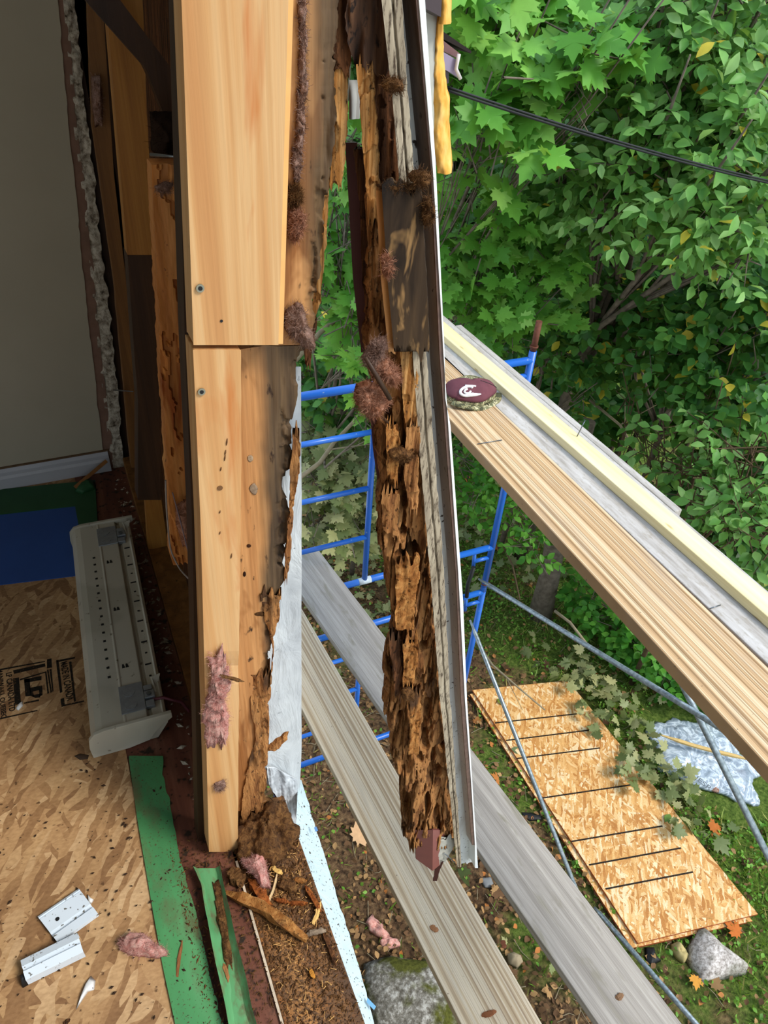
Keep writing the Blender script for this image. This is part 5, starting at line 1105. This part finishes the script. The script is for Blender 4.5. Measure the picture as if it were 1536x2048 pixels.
# ------------------------------------------------------------------ leaves
MAPLE = [(0, 0), (.18, -.10), (.20, .05), (.44, .04), (.36, .17), (.60, .36), (.47, .42), (.52, .58), (.34, .50), (.24, .52), (.28, .74), (.15, .72), (0, 1.02)]
def leaf_maple():
    pts = MAPLE+[(-x, y) for x, y in MAPLE[-2:0:-1]]
    v = [(0, .36, .03)]+[(x, y, .10*abs(x)-.16*(y-.3)**2) for x, y in pts]; n = len(pts)
    return np.array(v), [(0, i+1, (i+1) % n+1) for i in range(n)]
def leaf_oval(w=.30, fold=.12, tip=1.0):
    s = [(0, 0), (.28, .72), (.55, 1.0), (.82, .55), (tip, 0)]
    v = [(0, y, -.18*y*y) for y, _ in s]
    L_ = [(-w*k, y, fold*k-.18*y*y) for y, k in s[1:-1]]; R_ = [(w*k, y, fold*k-.18*y*y) for y, k in s[1:-1]]
    v += L_+R_
    f = [(0, 1, 5), (0, 8, 1), (1, 2, 6, 5), (1, 8, 9, 2), (2, 3, 7, 6), (2, 9, 10, 3), (3, 4, 7), (3, 10, 4)]
    return np.array(v), f
def leaf_mat(name, stops, trans=.35, rough=.45):
    t = NT(name, rough, .22)
    gi = t.n('ShaderNodeNewGeometry')
    c = t.ramp(gi.outputs['Random Per Island'], stops)
    c = t.mix(.25, c, t.ramp(t.noise(t.vec(), 30, 3), [(.3, (.6, .62, .5)), (.6, (1, 1, 1))]), 'MULTIPLY')
    t.color(c); tr = t.n('ShaderNodeBsdfTranslucent'); t.l(t.mix(.35, c, '#b9d24a'), tr.inputs[0])
    mx = t.n('ShaderNodeMixShader'); mx.inputs[0].default_value = trans; t.l(t.b.outputs[0], mx.inputs[1]); t.l(tr.outputs[0], mx.inputs[2]); t.l(mx.outputs[0], t.out.inputs['Surface'])
    MATS[name] = t.m; return t.m
m_maple = leaf_mat('bright_maple_leaf', [(.0, '#46802c'), (.4, '#609e3a'), (.8, '#7ab44c'), (.97, '#92c35f')])
m_cherry = leaf_mat('grey_green_leaf', [(.0, '#40702f'), (.35, '#5d9244'), (.7, '#7aac58'), (.975, '#98bf78'), (.982, '#c9b83a'), (1, '#d8c24a')])
m_dark = leaf_mat('deep_green_leaf', [(.0, '#245222'), (.4, '#386e30'), (.8, '#50893f'), (.965, '#5d9243'), (.975, '#b8aa35'), (1, '#c9b545')])
m_low = leaf_mat('light_green_leaf', [(.0, '#2f6a20'), (.5, '#4a8a2e'), (.9, '#69a53e')])
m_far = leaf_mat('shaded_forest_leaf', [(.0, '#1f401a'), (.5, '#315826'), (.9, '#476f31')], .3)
m_dry = leaf_mat('dry_fallen_leaf', [(.0, '#4a3423'), (.4, '#6f5138'), (.7, '#8f6e4a'), (.92, '#b08a5c'), (.97, '#b5713a')], .15, .8)
m_grass = leaf_mat('grass_blade', [(.0, '#4d6f24'), (.5, '#6d8f34'), (.85, '#8aa648'), (.95, '#b5a566')])
m_clover = leaf_mat('ground_cover_leaf', [(.0, '#4a7a26'), (.5, '#659a35'), (.9, '#86b54a')])
m_grey = leaf_mat('greyish_wilted_leaf', [(.0, '#5d6b3f'), (.5, '#7f8758'), (.9, '#a3a070')], .2)
bark_m = plain('grey_bark', '#6f6558', .9, .1, var=.5, scale=22, b=.5)
bark_far = plain('dark_forest_bark', '#4a4136', .9, .1, var=.4, scale=20)
branch_m = plain('pale_branch', '#8c8068', .85, .1, var=.3, scale=30)
twig_m = plain('brown_twig', '#5a4a38', .9, .1, var=.3, scale=30)
def norm(a): return a/(np.linalg.norm(a, axis=-1, keepdims=True)+1e-9)
def scatter(name, proto, pos, nrm, dirs, size, mat, parent=None):
    v0, f0 = proto; N = len(pos); K = len(v0)
    y = norm(dirs - nrm*np.sum(dirs*nrm, -1, keepdims=True)); x = np.cross(y, nrm)
    V = pos[:, None, :] + size[:, None, None]*(v0[None, :, 0:1]*x[:, None] + v0[None, :, 1:2]*y[:, None] + v0[None, :, 2:3]*nrm[:, None])
    V = V.reshape(-1, 3); o0 = pos.mean(0)
    me = bpy.data.meshes.new(name)
    me.vertices.add(N*K); me.vertices.foreach_set('co', (V-o0).ravel())
    ls = np.array([len(q) for q in f0]); idx = np.concatenate([np.array(q) for q in f0])
    li = (idx[None]+np.arange(N)[:, None]*K).ravel(); cnt = np.tile(ls, N); st = np.concatenate([[0], np.cumsum(cnt)[:-1]])
    me.loops.add(len(li)); me.loops.foreach_set('vertex_index', li.astype(np.int32))
    me.polygons.add(len(cnt)); me.polygons.foreach_set('loop_start', st.astype(np.int32)); me.polygons.foreach_set('loop_total', cnt.astype(np.int32))
    me.update(calc_edges=True); me.validate()
    o = bpy.data.objects.new(name, me); COL.objects.link(o); me.materials.append(mat)
    if parent is not None: o.parent = parent; o.location = Vector(o0)-Vector(parent['_abs'])
    else: o.location = o0
    return o
def twig_leaves(rs, blobs, ntw, per, tl, spread, up=.7, droop=.25, shell=.45, toward=.25):
    """leaves set along short twigs whose ends fill the given blobs (centre, radius, weight)"""
    w = np.array([b[1]**2*b[2] for b in blobs]); w /= w.sum()
    k = rs.choice(len(blobs), ntw, p=w)
    C = np.array([b[0] for b in blobs])[k]; R = np.array([b[1] for b in blobs])[k]
    d = norm(rs.randn(ntw, 3)); r = R*(shell+(1-shell)*rs.rand(ntw))[:, ]
    r = R*np.where(rs.rand(ntw) < .25, rs.rand(ntw)**.5, shell+(1-shell)*rs.rand(ntw))
    base = C+d*r[:, None]*np.array([1, 1, .85])
    out = norm(d*.8+rs.randn(ntw, 3)*.5+np.array([0, 0, .1]))
    P, Nn, D = [], [], []
    for j in range(per):
        s = (j+.5)/per; side = 1 if j % 2 else -1
        lat = norm(np.cross(out, np.array([0, 0, 1.])+rs.randn(ntw, 3)*.2))*side
        P.append(base+out*tl*s+lat*.012+rs.randn(ntw, 3)*.01)
        D.append(norm(out*(.5+.5*s)+lat*spread+np.array([0, 0, -droop])+rs.randn(ntw, 3)*.25))
        Nn.append(norm(np.array([0, 0, up])+norm(-base+CAM)*toward+rs.randn(ntw, 3)*.38))
    return np.vstack(P), np.vstack(Nn), np.vstack(D), base, out
def tree(name, label, cat, foot, blobs, proto, mat, ntw, per, tl, size, seed, trunk_r=.05, spread=.9, group=None, limbs=None, leaf_jit=.35, up=.7, bark=bark_m, twigs=60, shell=.45, toward=.25):
    rs = np.random.RandomState(seed); foot = np.asarray(foot, float)
    root = thing(name, label, cat, foot, group)
    B = [(np.asarray(c, float), r, w) for c, r, w in blobs]
    cen = np.mean([b[0] for b in B], 0)
    mid = foot+(cen-foot)*.55+rs.randn(3)*.1; mid[:2] = foot[:2]+(cen-foot)[:2]*.3
    mb = MB(); mb.tube([foot-[0, 0, .15], foot+(mid-foot)*.5+rs.randn(3)*.04, mid, cen], [trunk_r*1.25, trunk_r, trunk_r*.85, trunk_r*.35], 8); mb.build('trunk', bark, root)
    P, N_, D, tb, to = twig_leaves(rs, B, ntw, per, tl, spread, up, shell=shell, toward=toward)
    mb = MB()
    for c, r, w in B:
        k1 = mid+(c-mid)*.5+rs.randn(3)*.12; mb.tube([mid, k1, c, c+(c-mid)*.25], [trunk_r*.5, trunk_r*.35, trunk_r*.2, .004], 6)
        for q in range(5 if bark is not bark_far else 0):
            e = c+norm(rs.randn(3))*r*.95; mb.tube([k1+(c-k1)*rs.rand(), (c+e)/2+rs.randn(3)*.04, e], [trunk_r*.2, trunk_r*.13, .003], 5)
    for i in rs.choice(len(tb), min(twigs, len(tb)), False): mb.tube([tb[i]-to[i]*tl*1.5, tb[i], tb[i]+to[i]*tl], [.005, .004, .002], 4, False)
    if limbs:
        for pts, r0, r1 in limbs: mb.tube(pts, np.linspace(r0, r1, len(pts)), 7)
    mb.build('branches', bark, root)
    sz = size*(1-leaf_jit/2+leaf_jit*rs.rand(len(P)))
    scatter('foliage', proto, P, N_, D, sz, mat, root)
    return root
def foot_under(p, dx=0, dy=0):
    return np.array([p[0]+dx, p[1]+dy, float(gz(p[0]+dx, p[1]+dy))])
oval = leaf_oval(); oval_w = leaf_oval(.36, .10); maple = leaf_maple()
b_ = lambda x, y, d, r, w=1: (ond(x, y, d), r, w)
# maple overhanging from the left
c0 = ond(960, 150, 4.6)
tree('maple_tree', 'bright green maple with pointed lobed leaves right of the yellow foam panel', 'tree', foot_under(c0, -.1, 1.2),
     [b_(930, 40, 4.4, .32), b_(990, 60, 4.3, .40), b_(1060, 90, 4.2, .36), b_(1130, 150, 4.1, .30), b_(1120, 215, 4.1, .26), b_(960, 270, 4.2, .34), b_(920, 330, 4.2, .26), b_(1010, 180, 4.7, .45), b_(1180, 200, 4.0, .16), b_(1040, 10, 4.5, .40)],
     maple, m_maple, 150, 5, .16, .150, 1, .022, 1.1, shell=.3, toward=.45)
tree('maple_tree', 'maple with bright lobed leaves low beside the upright white siding edge, under the cable', 'tree', foot_under(ond(950, 520, 5.0), .1, .9),
     [b_(930, 470, 4.8, .30), b_(1000, 450, 4.8, .34), b_(1070, 470, 4.8, .30), b_(960, 560, 4.8, .30), b_(1060, 590, 4.9, .30), b_(930, 620, 4.8, .26), b_(1110, 440, 4.9, .26), b_(1010, 640, 5.0, .25), b_(1050, 380, 4.8, .2)],
     maple, m_maple, 190, 5, .16, .115, 2, .016, 1.1, shell=.3, toward=.4)
tree('maple_sapling', 'maple sapling with pale bright leaves seen through the gap left of the rotten post', 'tree', foot_under(ond(690, 620, 5.2), 0, .6),
     [b_(690, 440, 5.0, .26), b_(680, 560, 5.0, .30), b_(700, 650, 4.9, .28), b_(720, 500, 5.1, .2), b_(690, 280, 4.9, .22), b_(700, 730, 5.2, .25), b_(735, 860, 5.2, .16)],
     maple, m_maple, 70, 5, .15, .125, 3, .025, 1.1, shell=.2, toward=.4)
# cherry-like tree on the right
lim = [([ond(1440, -60, 4.6), ond(1478, 60, 4.6), ond(1475, 170, 4.7), ond(1500, 260, 4.8)], .03, .02), ([ond(1536, 180, 4.4), ond(1460, 250, 4.5), ond(1400, 310, 4.6), ond(1300, 420, 4.9)], .022, .012), ([ond(1600, 200, 4.3), ond(1480, 300, 4.4), ond(1380, 380, 4.6)], .018, .01), ([ond(1330, 400, 5.0), ond(1290, 520, 5.3), ond(1230, 620, 5.5)], .028, .02)]
tree('cherry_tree', 'tall tree with grey-green oval leaves and bare grey limbs at the upper right', 'tree', foot_under(ond(1330, 300, 5.6), .3, .8),
     [b_(1330, 60, 4.4, .36), b_(1420, 120, 4.3, .34), b_(1290, 160, 4.4, .34), b_(1400, 20, 4.5, .36), b_(1340, 250, 4.4, .34), b_(1240, 100, 4.7, .30), b_(1500, 60, 4.5, .36), b_(1300, 330, 4.3, .32), b_(1420, 330, 4.3, .32), b_(1500, 380, 4.2, .30), b_(1230, 350, 4.5, .32), b_(1380, 420, 4.2, .30), b_(1460, 470, 4.3, .30), b_(1200, 420, 4.6, .28), b_(1130, 370, 4.7, .26), b_(1510, 250, 4.6, .3)],
     leaf_oval(.26), m_cherry, 860, 7, .20, .086, 4, .06, .8, limbs=lim, shell=.35, toward=.4)
tree('viburnum_shrub', 'dense dark green oval-leaved shrub at the right edge above the yellow timber', 'shrub', foot_under(ond(1440, 700, 6.0), .3, .5),
     [b_(1440, 560, 5.2, .40), b_(1520, 620, 5.0, .40), b_(1360, 600, 5.2, .36), b_(1300, 680, 5.3, .36), b_(1430, 690, 5.0, .36), b_(1510, 760, 5.0, .32), b_(1330, 540, 5.4, .35), b_(1240, 600, 5.4, .34), b_(1560, 520, 5.0, .4), b_(1390, 770, 5.2, .24)],
     oval_w, m_dark, 560, 7, .17, .085, 5, .03, .9, shell=.4, toward=.35)
tree('shrub', 'green shrub with scattered yellowing leaves behind the blue scaffold pin', 'shrub', foot_under(ond(1120, 720, 6.4), .2, .5),
     [b_(1120, 600, 5.6, .36), b_(1180, 700, 5.7, .30), b_(1080, 560, 5.8, .40), b_(1110, 690, 5.6, .26), b_(1000, 600, 6.0, .34), b_(1040, 680, 6.2, .30), b_(1210, 560, 5.7, .34), b_(1160, 790, 5.8, .16)],
     oval, m_dark, 380, 7, .17, .082, 6, .025, .9, shell=.4, toward=.35)
tree('shrub', 'loose shrub with pale leaf tips and tangled bare twigs beside the yellow timber at right', 'shrub', foot_under(ond(1460, 980, 5.4), .3, .3),
     [b_(1420, 860, 4.9, .20), b_(1500, 900, 4.8, .26), b_(1380, 940, 5.0, .18), b_(1480, 1010, 4.8, .22), b_(1330, 900, 5.2, .18), b_(1290, 880, 5.3, .14), b_(1540, 1060, 4.7, .22), b_(1440, 800, 5.0, .18), b_(1380, 1020, 5.0, .14), b_(1260, 800, 5.3, .12)],
     oval, m_cherry, 110, 6, .16, .085, 7, .02, .8, twigs=110, bark=twig_m, toward=.35)
tree('shrub', 'low leafy bush below the striped plank, behind the long grey brace', 'shrub', foot_under(onz(1270, 1290, GZ), 0, 0),
     [(onz(1230, 1240, GZ+.35), .28, 1), (onz(1290, 1290, GZ+.3), .30, 1), (onz(1350, 1340, GZ+.3), .28, 1), (onz(1180, 1190, GZ+.4), .26, 1), (onz(1320, 1250, GZ+.3), .30, 1), (onz(1400, 1390, GZ+.2), .2, 1)],
     oval_w, m_low, 300, 6, .12, .085, 8, .012, .9, up=1.0, toward=.3)
tree('shrub', 'wilting grey-green maple scrub behind the blue ladder rungs', 'shrub', foot_under(onz(670, 1000, GZ), 0, 0),
     [b_(630, 950, 5.9, .26), b_(690, 930, 5.9, .24), b_(720, 1000, 5.9, .24), b_(640, 1040, 6.0, .22), b_(700, 1070, 5.9, .2), b_(760, 1010, 6.0, .25), b_(620, 870, 6.0, .2)],
     maple, m_grey, 150, 4, .14, .115, 9, .015, 1.0, toward=.4)
tree('shrub', 'broad-leaved green shrub just under the top scaffold bar in the gap', 'shrub', foot_under(ond(640, 800, 6.6), 0, .4),
     [b_(650, 790, 6.0, .28), b_(620, 740, 6.1, .30), b_(700, 800, 6.0, .24), b_(690, 700, 6.3, .3)], oval_w, m_dark, 130, 6, .16, .105, 10, .02, .9, toward=.4)
tree('shrub', 'small yellow-green bush hugging the white siding edge below the planks', 'shrub', foot_under(onz(940, 980, GZ), 0, 0),
     [b_(930, 920, 6.2, .24), b_(945, 990, 6.2, .22), b_(1030, 1010, 6.5, .25), b_(980, 930, 6.4, .22), b_(1060, 1090, 6.2, .2)], oval, m_low, 130, 6, .13, .075, 11, .012, .9, toward=.4)
# woodland behind
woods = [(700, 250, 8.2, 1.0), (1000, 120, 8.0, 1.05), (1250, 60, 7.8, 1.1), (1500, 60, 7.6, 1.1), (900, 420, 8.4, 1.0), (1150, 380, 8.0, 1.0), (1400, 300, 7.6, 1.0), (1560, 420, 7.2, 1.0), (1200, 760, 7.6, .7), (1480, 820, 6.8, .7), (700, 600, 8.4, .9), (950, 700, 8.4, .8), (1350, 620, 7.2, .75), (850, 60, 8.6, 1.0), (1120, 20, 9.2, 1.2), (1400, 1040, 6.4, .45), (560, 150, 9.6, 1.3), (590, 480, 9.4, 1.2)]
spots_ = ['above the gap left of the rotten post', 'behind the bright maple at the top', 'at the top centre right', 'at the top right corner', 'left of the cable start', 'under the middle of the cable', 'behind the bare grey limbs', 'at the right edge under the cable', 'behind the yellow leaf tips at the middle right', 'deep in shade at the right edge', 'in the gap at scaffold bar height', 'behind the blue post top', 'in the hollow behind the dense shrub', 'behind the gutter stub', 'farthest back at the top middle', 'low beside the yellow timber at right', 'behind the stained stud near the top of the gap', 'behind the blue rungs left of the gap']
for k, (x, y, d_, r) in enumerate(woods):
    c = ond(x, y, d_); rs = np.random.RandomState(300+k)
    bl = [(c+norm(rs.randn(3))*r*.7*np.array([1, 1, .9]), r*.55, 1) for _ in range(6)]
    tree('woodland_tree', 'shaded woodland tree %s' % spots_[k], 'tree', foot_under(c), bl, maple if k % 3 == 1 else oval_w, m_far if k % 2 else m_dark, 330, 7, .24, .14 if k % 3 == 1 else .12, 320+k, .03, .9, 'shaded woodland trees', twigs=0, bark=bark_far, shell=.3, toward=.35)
# the thick grey trunk below the planks
mb = MB(); f_ = onz(1080, 1230, GZ); mb.tube([f_-[0, 0, .1], f_+[.03, .05, .5], f_+[.02, .12, 1.1], f_+[.1, .2, 2.2]], [.13, .105, .095, .08], 12); tag(mb.build('tree_trunk', bark_m), 'thick grey tree trunk seen under the striped plank', 'tree trunk')
def bare(pts, r0, r1, label, mat=branch_m, sides=()):
    P = [ond(*p) for p in pts]; mb = MB(); mb.tube(P, np.linspace(r0, r1, len(P)), 7)
    for (a, bq) in sides: mb.tube([ond(*a), ond(*bq)], [r1*.7, r1*.3], 5)
    return tag(mb.build('bare_branch', mat), label, 'branch')
bare([(560, 985, 5.6), (640, 925, 5.5), (668, 885, 5.5), (720, 830, 5.4), (760, 740, 5.4)], .020, .012, 'pale bare branch rising to the right behind the second blue rung', sides=[((650, 900, 5.5), (740, 888, 5.5))])
bare([(590, 720, 5.0), (640, 665, 5.0), (690, 625, 5.0), (740, 580, 5.0)], .020, .014, 'pale bare branch crossing the gap above the top scaffold bar')
bare([(625, 640, 5.0), (655, 570, 5.0), (700, 480, 5.0)], .010, .007, 'thin straight pale stem rising steeply in the gap', sides=[((625, 645, 5.0), (705, 580, 5.0)), ((628, 640, 5.0), (690, 640, 5.0))])
bare([(860, 670, 5.2), (950, 605, 5.2), (1030, 540, 5.2), (1090, 490, 5.2)], .014, .009, 'pale bare branch under the low maple leaves beside the siding edge')
bare([(940, 1265, 6.0), (985, 1330, 5.9), (1040, 1378, 5.9), (1090, 1420, 5.9)], .010, .006, 'fallen pale branch on the ground above the OSB panels', sides=[((1010, 1350, 5.9), (1045, 1420, 5.9))])
bare([(1110, 1222, 5.9), (1140, 1245, 5.8), (1175, 1290, 5.7)], .013, .010, 'pale stick leaning in the grass below the long grey brace')
bare([(1005, 1090, 6.2), (1025, 1130, 6.1), (1040, 1200, 6.0)], .008, .006, 'thin brown stem arching behind the joint of the scaffold frames', twig_m)
bare([(1200, 1050, 5.4), (1330, 930, 5.2), (1420, 960, 5.1), (1536, 1100, 5.0)], .010, .005, 'dark tangled twig running beside the yellow timber', twig_m, sides=[((1330, 930, 5.2), (1420, 870, 5.1)), ((1420, 960, 5.1), (1500, 920, 5.0)), ((1300, 960, 5.2), (1290, 900, 5.2)), ((1440, 980, 5.1), (1470, 1180, 5.1))])
bare([(1180, 800, 5.9), (1240, 850, 5.7), (1270, 900, 5.6)], .012, .008, 'short grey branch in the dark hollow above the yellow timber', branch_m, sides=[((1240, 850, 5.7), (1330, 800, 5.6)), ((1250, 870, 5.7), (1250, 800, 5.6))])

# ------------------------------------------------------------------ ground cover
rs = np.random.RandomState(77)
def ground_pts(n, fn):
    out = []
    while len(out) < n:
        x = .4+5.6*rs.rand(); y = -.3+7.0*rs.rand()
        if 2.70 < x < 3.62 and .95 < y < 3.12: continue
        if 3.9 < x < 4.75 and 1.3 < y < 2.5 and abs((x-4.3)*.9+(y-1.9)*.35) < .42: continue
        if rs.rand() < fn(x, y): out.append((x, y))
    a = np.array(out); z = gz(a[:, 0], a[:, 1]); return np.column_stack([a, z])
def grassy(x, y):
    v = .5+.5*float(fbm(np.array([[x*.9, y*.9, 3.]]), 3, 5)[0])*1.6
    return min(1, max(0, v))*(1 if x > 2.6 else .16)
def flat_scatter(name, proto, n, fn, size, mat, label, cat, tilt=.35, h=.03):
    P = ground_pts(n, fn); P[:, 2] += h*rs.rand(n)+.012
    N_ = norm(np.array([0, 0, 1.])+rs.randn(n, 3)*tilt); D = norm(rs.randn(n, 3)*np.array([1, 1, .3])); s = size*(.6+.8*rs.rand(n))
    tag(scatter(name, proto, P, N_, D, s, mat), label, cat, kind='stuff')
flat_scatter('fallen_leaves', oval_w, 10000, lambda x, y: .9 if x < 2.8 else .3, .040, m_dry, 'dry brown leaf litter covering the ground between the planks', 'leaf litter')
flat_scatter('fallen_leaves', maple, 260, lambda x, y: .6, .085, m_dry, 'larger dry maple leaves lying about the yard', 'leaf litter')
flat_scatter('ground_cover', oval_w, 9000, lambda x, y: grassy(x, y)**1.3, .030, m_clover, 'small bright green ground cover plants in the grass', 'ground cover', .5, .05)
flat_scatter('wilted_leaves', maple, 700, lambda x, y: 1.0 if (3.4 < x < 4.6 and 1.2 < y < 3.6) or y > 4.2 else .03, .10, m_grey, 'wilted grey-green leaf pile between the OSB panels and the plastic bag', 'leaf pile', .6, .12)
n = 130; P = np.column_stack([3.42+.5*rs.rand(n)**.8, 1.45+1.75*rs.rand(n), np.full(n, GZ)]); P[:, 2] += .09+.10*rs.rand(n)
tag(scatter('wilted_leaves', maple, P, norm(np.array([0, 0, 1.])+rs.randn(n, 3)*.5), norm(rs.randn(n, 3)*np.array([1, 1, .3])), .10*(.7+.6*rs.rand(n)), m_grey), 'wilted grey-green leaves spilling over the upper right edge of the OSB panels', 'leaf pile', kind='stuff')
n = 15000; P = ground_pts(n, lambda x, y: max(.06, grassy(x, y)))
D = norm(rs.randn(n, 3)*np.array([1, 1, 0])+np.array([0, 0, .9])); N_ = norm(np.cross(D, rs.randn(n, 3))); s = .05+.07*rs.rand(n)
blade = (np.array([(-.05, 0, 0), (.05, 0, 0), (.035, .55, .04), (-.035, .55, .04), (0, 1, .18)]), [(0, 1, 2, 3), (3, 2, 4)])
tag(scatter('grass', blade, P, N_, D, s, m_grass), 'thin grass blades growing over the yard around the OSB panels', 'grass', kind='stuff')
n = 900; P = ground_pts(n, lambda x, y: 1 if x < 2.6 else .2); P[:, 2] += .02
mb = MB()
for p in P:
    a = rs.rand()*7; L_ = .06+.12*rs.rand(); e = np.array([math.cos(a), math.sin(a), rs.randn()*.1]); mb.tube([p-e*L_/2, p+e*L_*.1+rs.randn(3)*.006, p+e*L_/2], [.003, .003, .002], 4, False)
tag(mb.build('twig_litter', branch_m), 'thin dry twigs littering the ground', 'twigs', kind='stuff')
# a few larger fallen leaves lying singly
for k, (x, y, sz, mt, lab) in enumerate([(706, 1674, .17, '#c9a27a', 'big pale tan fallen leaf left of the weathered laminated plank'), (1480, 1868, .12, '#b5652f', 'orange fallen leaf in the grass right of the speckled rock'), (1392, 1952, .09, '#c48a3c', 'yellow-orange leaf at the foot of the speckled rock'), (1420, 1655, .12, '#a8622f', 'orange-brown leaf in the grass below the plastic bag'), (1008, 1371+40, .09, '#6d7a2f', 'olive leaf lying on the far end of the upper OSB panel'), (1340, 1628, .10, '#5d7a3a', 'green leaf lying on the right side of the upper OSB panel'), (1022, 1498, .10, '#5f6a48', 'grey-green leaf on the left edge of the OSB panels')]):
    zz = GZ+(.075 if k > 3 else .05); p = onz(x, y, zz); 
    o = scatter('fallen_leaf', maple if k < 4 else oval_w, p[None], np.array([[.1, -.1, 1.]])/1.01, norm(np.array([[math.cos(k*2), math.sin(k*2), .05]])), np.array([sz]), plain('leaf_%d' % k, mt, .8, .1, var=.2, scale=30)); tag(o, lab, 'leaf')

for o in bpy.data.objects:
    for k in ('_abs', '_rot'):
        if k in o: del o[k]
